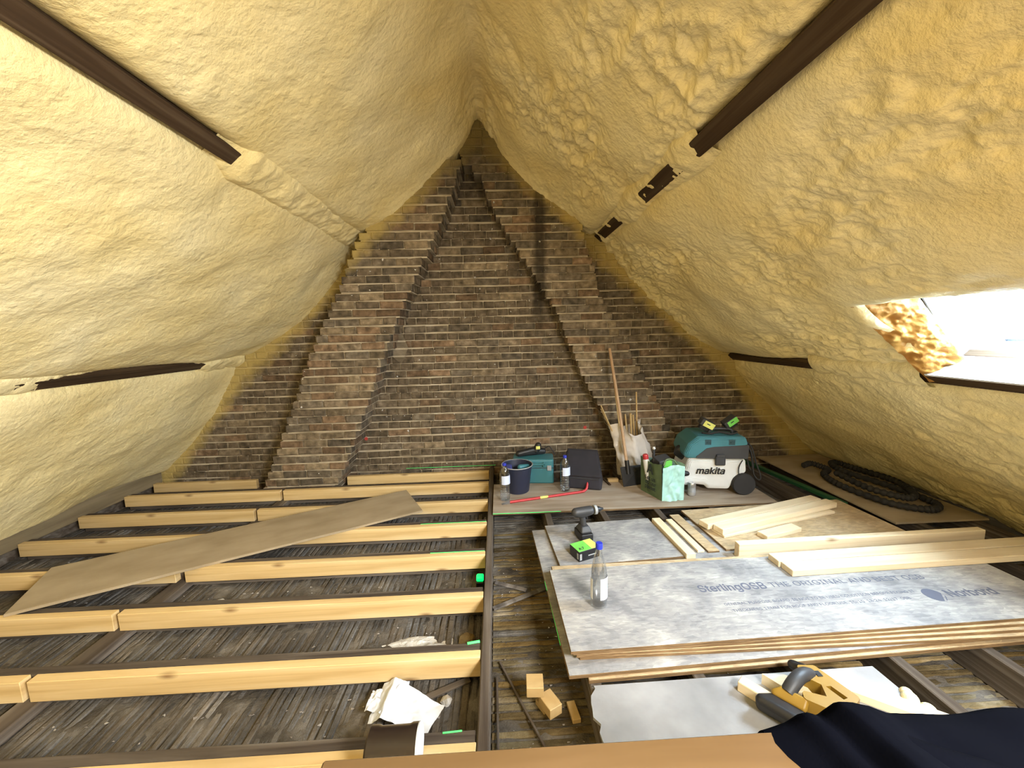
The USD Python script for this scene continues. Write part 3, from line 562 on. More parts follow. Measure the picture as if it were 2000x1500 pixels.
for lab, p, q, w in [('upper loose grey stick touching the trimmer beam', (-.06, 2.30), (.13, 2.21), .028), ('lower loose brown stick below it beside the trimmer beam', (-.06, 2.06), (.26, 2.22), .03), ('long thin stick lying across the brown laths', (-.035, 1.70), (.14, 1.28), .010), ('thin upright stick against the foot of the trimmer beam', (-.05, 1.62), (-.045, 1.22), .010)]:
    d = np.subtract(q, p); timber('loose_stick', lab, 'stick', float(np.hypot(*d)), w, .010, oldy_m if w > .02 else old_m, (p[0], p[1], ZL + .012), math.degrees(math.atan2(d[1], d[0])))
timber('loose_stick', 'grey slat of wood lying behind the crumpled white tissue', 'stick', .26, .03, .01, old_m, (-.40, 1.50, ZL + .012), 24)
# loose rubble and dust
def chips(n, x0, x1, y0, y1, s0, s1, z):
    ms = []
    for _ in range(n):
        p = rng.uniform(-1, 1, (8, 3)) * np.array([1, .7, .4]) * rng.uniform(s0, s1); m = tm(_hull(p)); cx, cy = rng.uniform(x0, x1), rng.uniform(y0, y1)
        if x1 < 0 and any(yb - .065 < cy < yb + .07 for yb in YB): cy = [q for q in YB if q - .07 < cy < q + .075][0] - .12
        if x1 > 0 and any(q - .02 < cx < q + .07 for q in (.338, .776)): cx -= .12
        m.vertices += [cx, cy, z + .004]; ms.append(m)
    return cat_(*ms)
solo('plaster_debris', 'crumbs of plaster and splinters scattered over the laths', 'debris', cat_(chips(420, -3.2, -.15, 1.0, 3.9, .003, .010, ZL + .003), chips(240, -.04, 1.2, 1.0, 2.9, .003, .008, ZL + .003)), debris_m, kind='stuff')
def lump(x, y, sx, sy, sz, seed, mat, label, cat='plaster', name='plaster_lump', n=40):
    X, Y = np.meshgrid(np.linspace(-1, 1, n), np.linspace(-1, 1, n), indexing='ij'); r = np.hypot(X, Y)
    nz = meshkit.fbm(np.stack([X * 2.2 + seed, Y * 2.2, 0 * X], -1), 4, seed)
    Z = np.where(np.maximum(abs(X), abs(Y)) > .97, -.01, sz * np.clip(1.5 - 1.4 * r, -.3, 1) * (.2 + 1.6 * nz) - .006 + .5 * sz * (nz - .5))
    solo(name, label, cat, grid_mesh(np.stack([x + sx * X, y + sy * Y, ZL + Z], -1)), mat, smooth=30)
lump(-.44, 1.83, .22, .085, .022, 3, white_plaster_m, 'patch of white plaster on the laths near the trimmer beam')
lump(-.70, 1.83, .12, .07, .014, 9, plaster_m, 'grey spilled plaster left of the white patch')
for i, (xx, yy, s, rz) in enumerate([(-.20, 1.86, .05, 10), (-.16, 1.80, .04, 65), (-.23, 1.80, .035, -30)]):
    solo('brick_rubble', ['largest ochre brick fragment in the corner by the trimmer beam', 'ochre brick fragment nearest the trimmer beam', 'smallest ochre brick fragment beside the white plaster'][i], 'rubble', tm(_hull(rng.uniform(-1, 1, (14, 3)) * [s, s * .6, s * .35])), lathy_m[1], (xx, yy, ZL + .02), (0, 0, rz))
solo('pebble', 'pale round pebble on the laths beside the crumpled tissue', 'pebble', tm(_hull(rng.normal(size=(60, 3)) * .3 / 1 * [.018, .018, .018] * 2)), white_plaster_m, (-.262, 1.505, ZL + .03))
solo('pebble', 'pale round pebble on the dark laths in the fourth bay', 'pebble', tm(_hull(rng.normal(size=(60, 3)) * [.014, .014, .012])), white_plaster_m, (-1.70, 2.22, ZL + .025))
solo('foam_spill', 'hardened cream foam bubbling over the right edge of the grey sheet', 'foam', cat_(*[moved(trimesh.creation.icosphere(2, .022 + .008 * math.sin(i * 2.3)), (1.545 + .012 * math.sin(i * 5), 1.295 - .024 * i, .010), (0, 0, 0)) for i in range(6)]), foam_m, smooth=True)
# green laser light put in as thin solid green strips
lines = [('painted green laser line along the foot of the gable wall', [(-1.0, 4.083, .024), (-.05, 4.083, .024)], .006), ('painted green laser line along the front edge of the plywood platform', [(-.07, 2.9535, .015), (.47, 2.949, .015)], .006),
         ('painted green laser line down the left edge of the board stack', [(.247, 1.60, .030), (.238, 1.93, .030)], .0045), ('short painted green laser dash further along the stack edge', [(.236, 1.98, .030), (.234, 2.06, .030)], .009),
         ('painted green laser line on the fifth pine joist', [(-.62, 2.866, .0015), (-.12, 2.866, .0015)], .004), ('painted green laser line on the fourth pine joist', [(-.48, 2.456, .0015), (-.12, 2.456, .0015)], .005), ('painted green laser smear on the second old joist end', [(-.18, 1.68, -.006), (-.122, 1.69, -.006)], .014), ('painted green laser smear on the nearest old joist', [(-.24, 1.268, -.006), (-.17, 1.272, -.006)], .007)]
for lab, pts, r in lines: solo('laser_line', lab, 'painted laser line', tube(np.linspace(*np.array(pts), 4), r * .5, 6), laser_paint_m, smooth=True)
ll = thing('laser_level', 'small laser level glowing green between the pine joists at the trimmer', 'laser level', (-.147, 2.28, -.10))
part(ll, 'body', rbox(.05, .05, .05, .008, (0, 0, -.04)), black_m); part(ll, 'lens', rbox(.046, .046, .032, .01, (0, 0, .011)), lens_m)

# ------------------------------------------------------------------ objects on the platform
ZP = .0185
b = thing('bucket', 'dark navy bucket with tools, behind the left water bottle', 'bucket', (.150, 3.395, ZP))
bb_ = part(b, 'body', lathe([(0, .0), (.098, 0), (.103, .004), (.132, .232), (.140, .234), (.140, .244), (.133, .246), (.128, .240), (.098, .012), (0, .012)], 48), navy_m, smooth=35)
part(bb_, 'rim', moved(trimesh.creation.torus(.1375, .005, 48, 10), (0, 0, .243)), grey_m, smooth=True)
t = thing('cordless_tool', 'teal cordless tool sticking out of the navy bucket', 'tool', (.175, 3.415, ZP + .125), (14, 12, 30))
part(t, 'body', hull_of([(-.03, 0, .09, .025), (.05, 0, .10, .022)]), teal_m, smooth=40); part(t, 'grip', hull_of([(-.01, 0, .0, .02), (-.01, 0, .09, .018)]), black_m, smooth=40)
t = thing('blue_glove', 'blue folded glove hanging inside the navy bucket', 'glove', (.075, 3.395, ZP + .10)); part(t, 'palm', rbox(.06, .11, .13, .012), plain('blue_cloth', (.04, .05, .22), .9))
def pet(label, loc, wave=True):
    t = thing('water_bottle', label, 'bottle', loc)
    prof = [(0, .004), (.030, 0), (.040, .006)]
    for z in np.arange(.015, .215, .004): prof.append((.0415 + .0022 * math.sin(z * 2 * math.pi / .021), z))
    prof += [(.042, .22), (.040, .245), (.030, .275), (.018, .292), (.0135, .298), (.0135, .312)]
    part(t, 'body', lathe(prof + [(.012, .312), (.012, .297), (.028, .274), (.038, .245), (.0395, .2), (.0395, .01), (0, .007)], 32), petg_m, smooth=50)
    part(t, 'cap', lathe([(0, .305), (.0165, .305), (.0165, .322), (.015, .325), (0, .325)], 24), blue_m, smooth=40)
    a = np.linspace(-2.2, .9, 20); h = np.linspace(.15, .225, 6); A, Hh = np.meshgrid(a, h, indexing='ij'); rr = .0455
    part(t, 'label', grid_mesh(np.stack([rr * np.cos(A), rr * np.sin(A), Hh], -1)), plain('bottle_label_' + str(len(used)), (.55, .62, .80), .6), smooth=True)
pet('left ribbed water bottle in front of the navy bucket', (.034, 3.20, ZP)); pet('right ribbed water bottle beside the black bag', (.572, 3.345, ZP))
c = thing('tool_case', 'teal stackable plastic tool case against the wall', 'case', (.315, 3.63, ZP), (0, 0, -6))
cb_ = part(c, 'body', rbox(.385, .20, .235, .018), teal_m, smooth=30); part(cb_, 'lid_groove', cbox((-.194, -.102, .150), (.194, .102, .156), .002), dark_m)
part(c, 'handle', cat_(cbox((-.11, -.125, .185), (.11, -.095, .205), .005), cbox((-.11, -.125, .17), (-.09, -.09, .21), .005), cbox((.09, -.125, .17), (.11, -.09, .21), .005)), teal_m)
for s in (-1, 1): part(cb_, 'latch', cbox((s * .150 - .02, -.112, .13), (s * .150 + .02, -.10, .18), .004), grey_m)
for z in (.05, .08, .11): part(cb_, 'vent', cbox((.185, -.08, z), (.196, -.05, z + .014), .002), black_m)
tt = thing('black_power_tool', 'black power tool with a pale sticker lying on the teal case', 'tool', (.32, 3.66, ZP + .2355), (0, 0, 4))
part(tt, 'body', hull_of([(-.14, -.02, .03, .03), (.10, .02, .03, .03), (.0, 0, .05, .03)]), black_m, smooth=40); part(tt, 'motor', hull_of([(.03, 0, .05, .035), (.05, 0, .095, .03)]), black_m, smooth=40); part(tt, 'sticker', cbox((.02, -.050, .07), (.06, -.042, .10), .001), lime_m); part(tt, 'cable', tube(spline([(.1, .02, .04), (.15, 0, .08), (.18, -.03, .05), (.2, -.05, .012)], 20), .005, 8), rubber_m, smooth=True)
bag = thing('tool_bag', 'black fabric zip bag with a small tag, right of the water bottle', 'bag', (.755, 3.47, ZP), (0, 0, -18))
part(bag, 'body', hull_of([(-.15, -.10, .02, .02), (.16, -.10, .02, .02), (-.15, .11, .02, .02), (.16, .11, .02, .02), (-.14, -.09, .13, .025), (.15, -.09, .13, .025), (-.13, .09, .27, .03), (.11, .09, .27, .03)], 18), bagfab_m, smooth=50)
part(bag, 'flap', hull_of([(-.155, -.115, .13, .012), (.165, -.115, .13, .012), (-.14, .10, .295, .012), (.12, .10, .295, .012)], 12), bagfab_m, smooth=40)
part(bag, 'tag', moved(cbox((-.02, -.012, 0), (.02, .012, .002), .0005), (.02, .0, .232), (40, 0, 0)), grey_m)
part(bag, 'zip', cbox((-.15, -.124, .10), (.16, -.119, .106), .001), dark_m)
cb = thing('crowbar', 'red crowbar lying on the platform in front of the bucket', 'crowbar', (0, 0, ZP + .012))
part(cb, 'bar', tube(spline([(.07, 3.125, 0), (.3, 3.18, 0), (.55, 3.24, 0), (.70, 3.275, 0), (.735, 3.287, .004)], 24), .0115, 8), red_m, smooth=60)
part(cb, 'hook', tube(spline([(.735, 3.287, .004), (.755, 3.30, .018), (.765, 3.315, .045), (.768, 3.325, .065)], 12), [.011] * 8 + [.010, .009, .007, .005], 8), red_m, smooth=60); part(cb, 'claw', tm(_hull(np.array([(.075, 3.118, -.011), (.075, 3.136, -.011), (.075, 3.118, .010), (.075, 3.136, .010), (.005, 3.098, -.011), (.0, 3.128, -.011)]))), steel_m)
part(cb, 'sticker', tube([(.33, 3.187, .0006), (.40, 3.204, .0006)], .0117, 8), lime_m, smooth=60)
# shovel, sack with sticks
sh = thing('shovel', 'black-bladed shovel with a long wooden handle leaning on the right flue', 'shovel')
part(sh, 'handle', tube([(1.165, 3.44, ZP + .16), (1.13, 3.60, .72), (1.095, 3.80, 1.25)], .014, 12), wood('handle_wood', [(.36, .23, .13), (.46, .31, .19)], grain=(20, 20, 2)), smooth=60)
part(sh, 'blade', tm(_hull(np.array([(1.11, 3.37, ZP + .001), (1.31, 3.42, ZP + .001), (1.10, 3.44, ZP + .16), (1.30, 3.48, ZP + .16), (1.11, 3.38, ZP), (1.31, 3.43, ZP), (1.10, 3.448, ZP + .16), (1.30, 3.488, ZP + .16)]))), black_m); part(sh, 'socket', tube([(1.17, 3.425, ZP + .10), (1.162, 3.455, ZP + .22)], .020, 12), black_m, smooth=60)
sk = thing('rubble_sack', 'white rubble sack with sticks poking out, behind the green shopping bag', 'sack', (1.33, 3.66, ZP + .004), (0, 0, 0))
n1, n2 = 40, 64; zz = np.linspace(0, 1, n1); aa = np.linspace(0, 2 * np.pi, n2); Zg, Ag = np.meshgrid(zz, aa, indexing='ij')
rx = .17 - .03 * Zg + .03 * np.sin(3 * Ag + 5 * Zg) * Zg + .016 * np.sin(9 * Ag + 4 * Zg); ry = .13 + .02 * np.sin(4 * Ag + 2) * Zg
sp = np.stack([rx * np.cos(Ag) - .10 * Zg, ry * np.sin(Ag) + .0 * Zg, Zg * (.47 + .05 * np.sin(2 * Ag + .7))], -1); sp[..., :] += .02 * (meshkit.fbm(np.stack([np.cos(Ag) * 2, np.sin(Ag) * 2, Zg * 5], -1), 3, 4) - .5)[..., None] * 2
sm_ = grid_mesh(sp); part(sk, 'sack_body', cat_(sm_, moved(trimesh.creation.cylinder(.12, .02, sections=24), (0, 0, .012))), sack_m, smooth=60)
for i, (p, q, r) in enumerate([((-.12, 0, .05), (-.20, .10, .92), .008), ((.02, .02, .05), (.02, .10, .80), .008), ((-.10, -.04, .1), (-.36, -.02, .70), .006), ((-.1, -.03, .1), (-.35, .02, .66), .005), ((-.03, .04, .1), (-.05, .05, .60), .012), ((.01, .05, .1), (-.02, .07, .58), .010), ((-.06, .03, .1), (-.10, .06, .59), .009)]):
    part(sk, 'stick', tube([p, q], r, 8), block_m, smooth=60)
timber('brick_prop', 'small pale wood strip beside the shovel blade', 'block', .10, .04, .03, block_m, (1.0, 3.49, ZP), 0)
timber('steel_offcut', 'rusty dark metal strip lying on the platform edge left of the shovel', 'strip', .36, .022, .012, purlin_m, (1.01, 3.42, ZP), 97)
# green shopping bag
tb = thing('shopping_bag', 'green reusable shopping bag stuffed with tools, in front of the vacuum', 'bag', (1.345, 3.05, ZP), (0, 0, 0))
A0, B0, C0, D0 = np.array([-.105, .245]), np.array([-.02, .0]), np.array([.165, .005]), np.array([.10, .25])
def wallquad(p, q, h, mat, name, bulge, seed, lean=0.):
    n = 30; U, V = np.meshgrid(np.linspace(0, 1, n), np.linspace(0, 1, n), indexing='ij'); d = q - p; nn = np.array([d[1], -d[0]]) / np.linalg.norm(d)
    w = bulge * (meshkit.fbm(np.stack([U * 4 + seed, V * 5, 0 * U], -1), 4, seed) - .5) * 2 * np.sin(np.pi * U) + lean * V
    P = np.stack([p[0] + U * d[0] + nn[0] * w, p[1] + U * d[1] + nn[1] * w, V * (h + .012 * np.sin(5 * U + seed))], -1); return part(tb, name, grid_mesh(P), mat, smooth=True)
wallquad(A0, B0, .305, olive_m, 'front_panel', .012, 2, .01); wallquad(B0, C0, .295, mint_m, 'side_panel', .03, 5, .005); wallquad(C0, D0, .295, mint_m, 'back_panel', .01, 7); wallquad(D0, A0, .30, mint_m, 'side_panel', .01, 9)
part(tb, 'base', prism([A0, B0, C0, D0], .004), olive_m)
part(tb, 'handle', tube(spline([(.0, .03, .29), (.03, .05, .335), (.09, .05, .33), (.13, .04, .28)], 20), .008, 8), olive_m, smooth=True)
d_ = (B0 - A0) / np.linalg.norm(B0 - A0); rz_ = math.degrees(math.atan2(d_[1], d_[0]))
def bag_text(s, h, u, z):
    m = meshkit.text_mesh(s, h, .001, True); m = moved(m, (0, 0, 0), (90, 0, 0)); m = moved(m, (0, -.018, 0), (0, 0, 0)); m = moved(m, (A0[0] + d_[0] * u, A0[1] + d_[1] * u, z), (0, 0, rz_)); part(tb, 'print', m, darkink_m)
bag_text('A', .08, .09, .20); bag_text('Let us', .032, .07, .14); bag_text('do our', .032, .07, .10); bag_text('planet', .032, .07, .06)
g = thing('screw_box', 'green-labelled dark box on top of the shopping bag contents', 'box', (1.372, 3.17, ZP + .225), (12, -8, 10)); part(g, 'box', rbox(.12, .10, .12, .006), dark_m); part(g, 'label', cbox((-.02, -.0525, .045), (.058, -.0505, .115), .0005), green_m)
g = thing('spray_can', 'red-capped can poking out of the shopping bag', 'can', (1.285, 3.23, ZP + .125), (0, -10, 0)); part(g, 'body', lathe([(0, 0), (.028, 0), (.028, .17), (.02, .185), (0, .185)], 24), white_m, smooth=40); part(g, 'cap', lathe([(0, .185), (.024, .185), (.024, .215), (.018, .225), (0, .225)], 24), red_m, smooth=40)
g = thing('cordless_tool', 'green and black tool handle lying in the shopping bag', 'tool', (1.40, 3.12, ZP + .17), (20, 30, 0)); part(g, 'grip', hull_of([(-.06, 0, .06, .03), (.05, 0, .10, .028)]), green_m, smooth=40); part(g, 'head', hull_of([(.06, 0, .10, .03), (.10, 0, .12, .02)]), black_m, smooth=40)
g = thing('foil_bottle', 'white-knobbed bottle sticking up from the shopping bag', 'bottle', (1.33, 3.25, ZP + .15)); part(g, 'body', lathe([(0, 0), (.03, 0), (.03, .12), (.01, .15), (.01, .235), (0, .235)], 20), dark_m, smooth=40); part(g, 'knob', moved(trimesh.creation.icosphere(2, .014), (0, 0, .24)), white_m, smooth=True)
k = thing('drinks_can', 'silver drinks can standing between the shopping bag and the vacuum', 'can', (1.618, 3.14, ZP)); part(k, 'body', lathe([(0, .004), (.022, 0), (.031, .008), (.032, .10), (.026, .113), (.0255, .115), (0, .112)], 32), alu_m, smooth=40); part(k, 'print', moved(lathe([(.0323, .035), (.0323, .075)], 32), (0, 0, 0)), grey_m, smooth=True)

# vacuum cleaner: side view towards the camera, nose to the left
V = thing('vacuum_cleaner', 'white and teal workshop vacuum cleaner with big black wheels on the platform', 'vacuum cleaner', (1.875, 3.33, ZP), (0, 0, -9))
def side_prism(poly, w, r=.0):
    p = Polygon(poly); p = p.buffer(-r).buffer(r) if r else p
    m = trimesh.creation.extrude_polygon(p.simplify(.0008), w, engine='earcut'); v = m.vertices.copy(); m.vertices = np.stack([v[:, 0], w / 2 - v[:, 2], v[:, 1]], 1); m.fix_normals(); return m
def shell(poly, w, r=.03, inset=.035, n=5):
    """side outline extruded across the machine with rounded flanks"""
    ms = []; base = Polygon(poly).buffer(-r).buffer(r)
    hs = []
    for k in range(n + 1):
        a = k / n * math.pi / 2; hs.append((w / 2 - inset + inset * math.sin(a), inset * (1 - math.cos(a))))
    return trimesh.util.concatenate([side_prism(list(base.buffer(-d).exterior.coords) if d else list(base.exterior.coords), 2 * h) for h, d in hs])
tank = [(-.285, .115), (-.27, .08), (-.10, .065), (-.075, .035), (.10, .035), (.13, .10), (.20, .165), (.235, .19), (.225, .305), (-.235, .305), (-.275, .16)]
tank_ = part(V, 'tank', shell(tank, .36), white_m, smooth=40)
headp = [(-.235, .306), (.225, .306), (.235, .44), (.215, .495), (-.165, .495), (-.245, .43), (-.275, .35), (-.27, .306)]
head_ = part(V, 'head', shell(headp, .37), teal_m, smooth=40)
part(head_, 'dark_band', side_prism([(-.20, .312), (-.10, .40), (-.05, .412), (.236, .432), (.232, .312)], .376, .012), dark_m, smooth=30)
part(head_, 'inlet', hull_of([(-.26, 0, .33, .045), (-.22, 0, .30, .07), (-.285, 0, .30, .03)]), black_m, smooth=40)
part(V, 'bumper', side_prism([(-.292, .145), (-.27, .075), (-.23, .078), (-.16, .10), (-.05, .115), (-.05, .128), (-.24, .135)], .374, .01), white_m, smooth=30)
part(tank_, 'latch', cat_(cbox((-.03, -.204, .255), (.05, -.18, .335), .006), cbox((-.025, -.206, .325), (.045, -.186, .35), .004)), dark_m, 'dark grey tank latch')
for s in (-1, 1):
    w_ = lathe([(.018, -.026), (.075, -.026), (.090, -.018), (.093, -.008), (.093, .014), (.086, .024), (.03, .026), (0, .022)], 40); w_ = moved(w_, (.205, s * .185, .093), (90 if s < 0 else -90, 0, 0)); part(V, 'wheel', w_, rubber_m, smooth=40)
for s in (-1, 1): part(V, 'castor', cat_(moved(trimesh.creation.cylinder(.028, .022, sections=24), (-.19, s * .12, .029), (90, 0, 0)), cbox((-.215, s * .12 - .02, .05), (-.165, s * .12 + .02, .09), .004)), dark_m)
for xx in (-.09, .10): part(head_, 'clip', cat_(cbox((xx - .025, -.186, .43), (xx + .025, -.182, .475), .003), cbox((xx - .012, -.190, .445), (xx + .02, -.184, .46), .002)), plain('dark_teal_' + str(int(xx * 100 + 50)), (.015, .05, .06), .5))
part(head_, 'handle', tube(spline([(-.04, -.04, .49), (-.02, -.04, .53), (.05, -.04, .535), (.14, -.04, .53), (.16, -.04, .49)], 24), .013, 10), dark_m, smooth=True)
text = meshkit.text_mesh('makita', .055, .002, True); text.vertices[:, 0] += .22 * text.vertices[:, 1]; text = moved(text, (-.185, -.1885, .178), (90, 0, 0)); part(tank_, 'logo', text, black_m)
part(V, 'cable', tube(spline([(.22, -.12, .45), (.27, -.15, .36), (.285, -.15, .25), (.30, -.16, .16), (.335, -.17, .125), (.345, -.17, .16), (.31, -.15, .28), (.275, -.14, .40), (.24, -.11, .43), (.255, -.12, .30), (.27, -.13, .22), (.29, -.14, .20), (.30, -.13, .26), (.26, -.1, .42)], 90), .0065, 8), rubber_m, smooth=True)
part(V, 'cable_coil', tube(spline([(-.10, -.06, .50), (-.04, -.10, .505), (.04, -.08, .515), (.12, -.11, .505), (.19, -.05, .51), (.12, .0, .51), (.02, .03, .51)], 50), .008, 8), rubber_m, smooth=True)
part(V, 'cable', tube(spline([(.19, -.186, .30), (.168, -.19, .26), (.158, -.195, .22), (.165, -.19, .16)], 16), .004, 6), rubber_m, smooth=True)
def tagged(label, loc, rot, lab):
    g = thing('tagged_battery', label, 'battery', loc, rot); part(g, 'body', rbox(.12, .075, .06, .008), dark_m, smooth=30); lb = part(g, 'label', cbox((-.035, -.0395, .004), (.058, -.0375, .056), .0004), lab); part(g, 'foot', cbox((-.04, -.02, -.035), (.04, .02, .004), .004), black_m); part(lb, 'print', cbox((-.01, -.0402, .03), (.02, -.0394, .038), .0002), darkink_m)
tagged('black battery with a yellow label tilted on the vacuum lid', (1.79, 3.29, ZP + .562), (10, 28, -6), lime_m); tagged('black battery with a green label tilted on the vacuum lid', (2.02, 3.28, ZP + .575), (10, -36, -6), green_m)
# hose in the eave
hz = thing('vacuum_hose', 'dark corrugated vacuum hose coiled on the eave board', 'hose', (0, 0, .017))
hp = spline([(2.96, 3.60, .05), (3.06, 3.62, .06), (3.12, 3.50, .04), (3.00, 3.40, .03), (2.94, 3.15, .03), (3.00, 2.80, .03), (3.18, 2.66, .03), (3.33, 2.75, .03), (3.30, 3.05, .04), (3.20, 3.40, .05), (3.26, 3.62, .05), (3.36, 3.66, .04), (3.42, 3.50, .03), (3.40, 3.15, .06), (3.25, 2.85, .08), (3.10, 2.75, .085), (2.99, 2.95, .085), (3.02, 3.3, .085)], 420)
part(hz, 'tube', tube(hp, .024 + .0035 * np.sign(np.sin(np.arange(420) * 1.57)), 10), rubber_m, smooth=True)

# ------------------------------------------------------------------ objects on the stack
def on_top(x, y): return (x, y, ZT + .0005)
w = thing('glass_bottle', 'clear water bottle with blue cap on the printed board', 'bottle', on_top(.464, 1.762))
prof = [(0, .006), (.030, .0), (.0385, .006), (.040, .02), (.040, .165), (.038, .19), (.030, .235), (.020, .275), (.0145, .29), (.0145, .303)]
inner = [(.0125, .303), (.0125, .288), (.018, .273), (.0275, .235), (.0355, .19), (.0375, .165), (.0375, .024), (.034, .012), (0, .012)]
part(w, 'glass', lathe(prof + inner, 48), glassy_m, smooth=45)
part(w, 'water', lathe([(0, .0125), (.0335, .0125), (.0372, .024), (.0372, .165), (.0353, .19), (.0335, .198), (0, .198)], 48), clear('water', (.975, .985, .99), .3), smooth=45)
part(w, 'cap', lathe([(0, .298), (.0165, .298), (.0170, .300), (.0170, .322), (.015, .326), (0, .326)], 32), blue_m, smooth=40)
def wrap(parent, a0, a1, z0, z1, r, mat, name='label'):
    A, Hh = np.meshgrid(np.linspace(math.radians(a0), math.radians(a1), 24), np.linspace(z0, z1, 4), indexing='ij'); return part(parent, name, grid_mesh(np.stack([r * np.cos(A), r * np.sin(A), Hh], -1)), mat, smooth=True)
lw = wrap(w, -95, 20, .052, .162, .0406, paper_m); wrap(w, -200, -150, .045, .15, .0406, paper_m); wrap(lw, -30, 15, .10, .125, .0409, plain('label_blue', (.12, .25, .60), .6), 'label_mark')
dl = thing('cordless_drill', 'dark cordless drill standing on its battery on the grey board', 'drill', (.545, 2.47, .0555), (0, 0, 12))
part(dl, 'battery', cat_(rbox(.085, .125, .052, .008), cbox((-.03, -.0635, .012), (.03, -.0615, .022), .0005)), black_m, smooth=30)
part(dl, 'foot', rbox(.075, .10, .045, .012, (0, 0, .048), (.8, .7)), dark_m, smooth=40)
part(dl, 'grip', hull_of([(0, .0, .08, .021), (-.008, .004, .155, .020)]), dark_m, smooth=40)
part(dl, 'trigger', hull_of([(.022, 0, .135, .008), (.020, 0, .155, .008)]), black_m, smooth=40)
part(dl, 'motor', hull_of([(-.055, 0, .185, .030), (.045, 0, .185, .031), (-.01, 0, .165, .024)], 20), dark_m, smooth=40)
part(dl, 'collar', moved(trimesh.creation.cylinder(.031, .018, sections=32), (.082, 0, .185), (0, 90, 0)), grey_m, smooth=40)
part(dl, 'chuck', moved(lathe([(0, 0), (.022, 0), (.020, .02), (.010, .04), (.008, .05), (0, .05)], 24), (.09, 0, .185), (0, 90, 0)), black_m, smooth=40)
bx = thing('screw_box', 'black box with a green and yellow top beside the cordless drill', 'box', (.505, 2.262, .0555), (0, 0, 22)); part(bx, 'box', rbox(.15, .105, .065, .004), black_m)
part(bx, 'label', cbox((-.0745, -.0515, .0651), (.018, .0515, .0663), .0004), green_m); part(bx, 'label', cbox((.018, -.0515, .0651), (.0745, .0515, .0663), .0004), lime_m)
text_on(bx, 'A7', .022, -.06, -.035, .0664, 0, darkink_m, True); part(bx, 'print', cbox((-.01, -.0535, .025), (.05, -.0522, .032), .0003), grey_m); part(bx, 'print', cbox((-.0765, -.045, .015), (-.0752, -.030, .05), .0003), grey_m); part(bx, 'print', cbox((-.07, -.0535, .01), (-.055, -.0522, .05), .0003), grey_m)
# yellow cordless tool on the grey sheet
pt = thing('power_tool', 'yellow and black cordless power tool with looped handle beside the jacket', 'power tool', (1.062, 1.242, ZF), (0, 0, 0))
pb_ = part(pt, 'battery', hull_of([(-.115, .02, .022, .020), (-.04, -.065, .022, .020), (-.125, .01, .055, .020), (-.06, -.07, .055, .02), (-.05, .03, .03, .02), (.0, -.03, .03, .02)], 14), black_m, smooth=40)
part(pb_, 'battery_rim', hull_of([(-.055, .035, .055, .014), (.0, -.03, .055, .014), (-.03, .03, .07, .012), (.015, -.02, .07, .012)], 12), yellow_m, smooth=40)
part(pt, 'handle', tube(spline([(-.02, .02, .065), (.01, .035, .085), (.05, .055, .095), (.09, .075, .085), (.12, .085, .07)], 24), [.024] * 24, 14), dark_m, smooth=60)
ring = m3.CrossSection([[(.095, .11), (.15, .105), (.20, -.03), (.10, -.085), (.02, -.02), (.03, .0), (.10, -.03), (.125, .03), (.085, .07)][::-1]]).offset(.008, m3.JoinType.Round) - m3.CrossSection([[(.125, .02), (.145, .02), (.165, -.03), (.145, -.035)][::-1]])
part(pt, 'body', moved(m3.Manifold.extrude(ring, .055), (0, 0, .03)), yellow_m, 'yellow housing with a hole'); part(pt, 'nose', hull_of([(.12, .115, .06, .024), (.10, .15, .055, .018)]), black_m, smooth=40); part(pt, 'button', cbox((.13, .06, .085), (.15, .085, .088), .002), black_m)
# tissue, brown drum
ts = thing('paper_tissue', 'crumpled white paper tissue behind the brown drum', 'tissue', (-.455, 1.475, ZL + .012), (0, 0, -14))
def crumple(w, h, seed, z, fold):
    U, V_ = np.meshgrid(np.linspace(-.5, .5, 34), np.linspace(-.5, .5, 34), indexing='ij'); P = np.stack([U * w, V_ * h, z + .03 * (meshkit.fbm(np.stack([U * 3 + seed, V_ * 3, 0 * U], -1), 3, seed) - .3) + fold * np.abs(U)], -1); return grid_mesh(P)
part(ts, 'sheet', moved(crumple(.22, .15, 3, .035, .02), (.06, -.01, 0), (0, 8, -12)), paper_m, smooth=True); part(ts, 'fold', moved(crumple(.12, .17, 6, .065, -.05), (-.04, .01, 0), (6, -6, 6)), paper_m, smooth=True); part(ts, 'corner', moved(crumple(.07, .10, 9, .04, 0), (-.10, .0, 0), (0, 0, 12)), paper_m, smooth=True)
dr_ = thing('brown_drum', 'glossy dark brown roll with a white end, lying across the nearest joist', 'roll', (-.385, 1.165, .066), (0, 0, 1))
dm = lathe([(0, -.085), (.058, -.085), (.065, -.078), (.065, -.055), (.061, -.045), (.061, .05), (.065, .06), (.065, .080), (0, .080)], 48); part(dr_, 'body', moved(dm, (0, 0, 0), (0, 90, 0)), drum_m, smooth=40)
part(dr_, 'end_cap', moved(lathe([(0, .0805), (.065, .0805), (.066, .085), (.060, .090), (0, .090)], 48), (0, 0, 0), (0, 90, 0)), paper_m, 'white end', smooth=40)
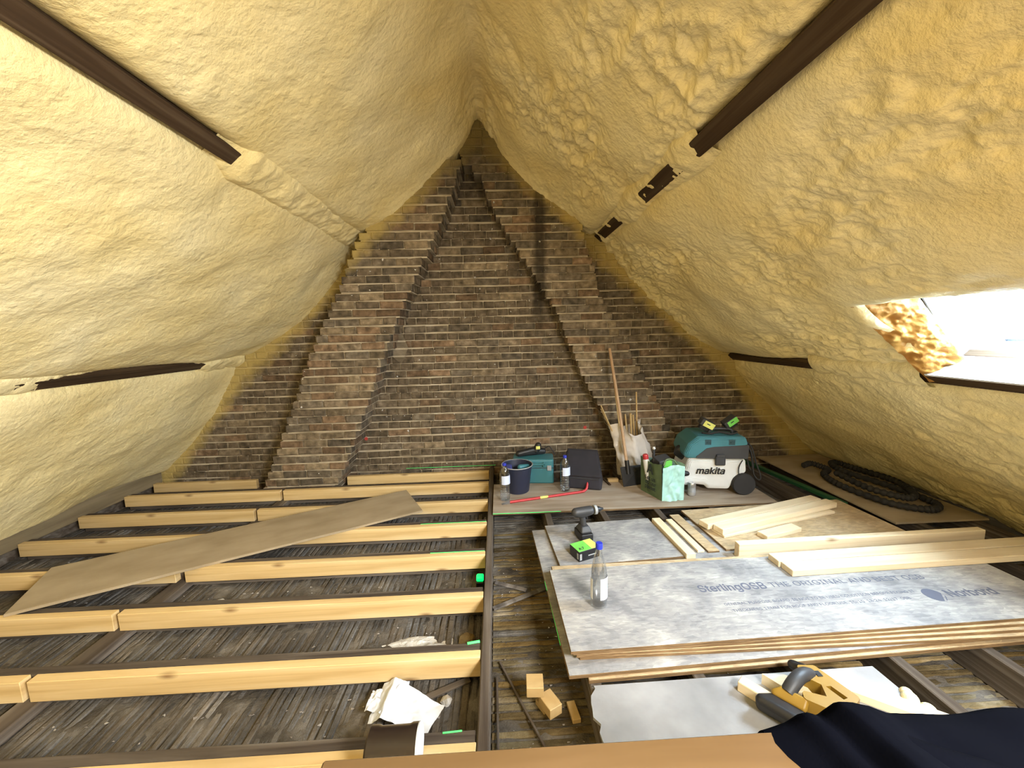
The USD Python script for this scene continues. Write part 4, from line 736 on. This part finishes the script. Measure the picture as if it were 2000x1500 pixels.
# rail and jacket in the foreground
timber('wooden_rail', 'orange varnished wooden rail across the bottom of the view', 'rail', 1.75, .15, .045, rail_m, (-.331, .472, .648), 0, None, .004)
timber('rail_post', 'varnished post holding up the wooden rail', 'post', .075, .07, .79, rail_m, (-.25, .51, -.152), 0, None, .004); timber('rail_post', 'second varnished rail post, hidden by the jacket', 'post', .075, .07, .79, rail_m, (1.28, .51, -.152), 0, None, .004)
jk = thing('jacket', 'black navy jacket draped over the right end of the wooden rail', 'jacket', (0, 0, 0))
nx, nv = 120, 70
X, S = np.meshgrid(np.linspace(0, 1, nx), np.linspace(0, 1, nv), indexing='ij'); 
xx = .475 + X * .95
# section over the rail: down the far side, over the top, down the near side
sec = spline([(.655, .45), (.645, .60), (.634, .684), (.605, .7015), (.55, .702), (.49, .701), (.458, .66), (.44, .50), (.43, .30)], nv)
top_h = .004 + np.interp(xx, [.475, .493, .525, .547, .56, .582, .592, .613, .641, .673, .718, .75, 1.45], [-.01, -.006, .0, .014, .016, .008, .020, .042, .043, .034, .008, .003, .003])
Yj = np.repeat(sec[None, :, 0], nx, 0); Zj = np.repeat(sec[None, :, 1], nx, 0); wgt = np.clip((Zj - .58) / .12, 0, 1)
fold = .010 * np.sin(xx * 34 + Yj * 12) + .03 * (meshkit.fbm(np.stack([xx * 6, Yj * 6, Zj * 3], -1), 3, 2) - .5)
Zj = Zj + wgt * (top_h + .4 * fold); Yj = Yj + (1 - wgt) * fold * np.where(S < .3, 1, -1) + np.where(S < .3, .018, 0) * (1 - wgt)
cut = .08 * np.clip(S - .35, 0, 1) * (1 - X)                                  # the left hem runs away to the right towards us
cloth = grid_mesh(np.stack([xx + cut * 1.3, Yj, Zj], -1)); cl2 = cloth.copy(); cl2.vertices = cl2.vertices + np.array([0, .0, -.006]); cl2.invert()
part(jk, 'body', cat_(cloth, cl2), cloth_m, smooth=True)
part(jk, 'sleeve', tube(spline([(.610, .625, .692), (.645, .59, .703), (.70, .54, .700), (.82, .50, .680)], 30), np.linspace(.026, .040, 30), 20), cloth_m, smooth=True)
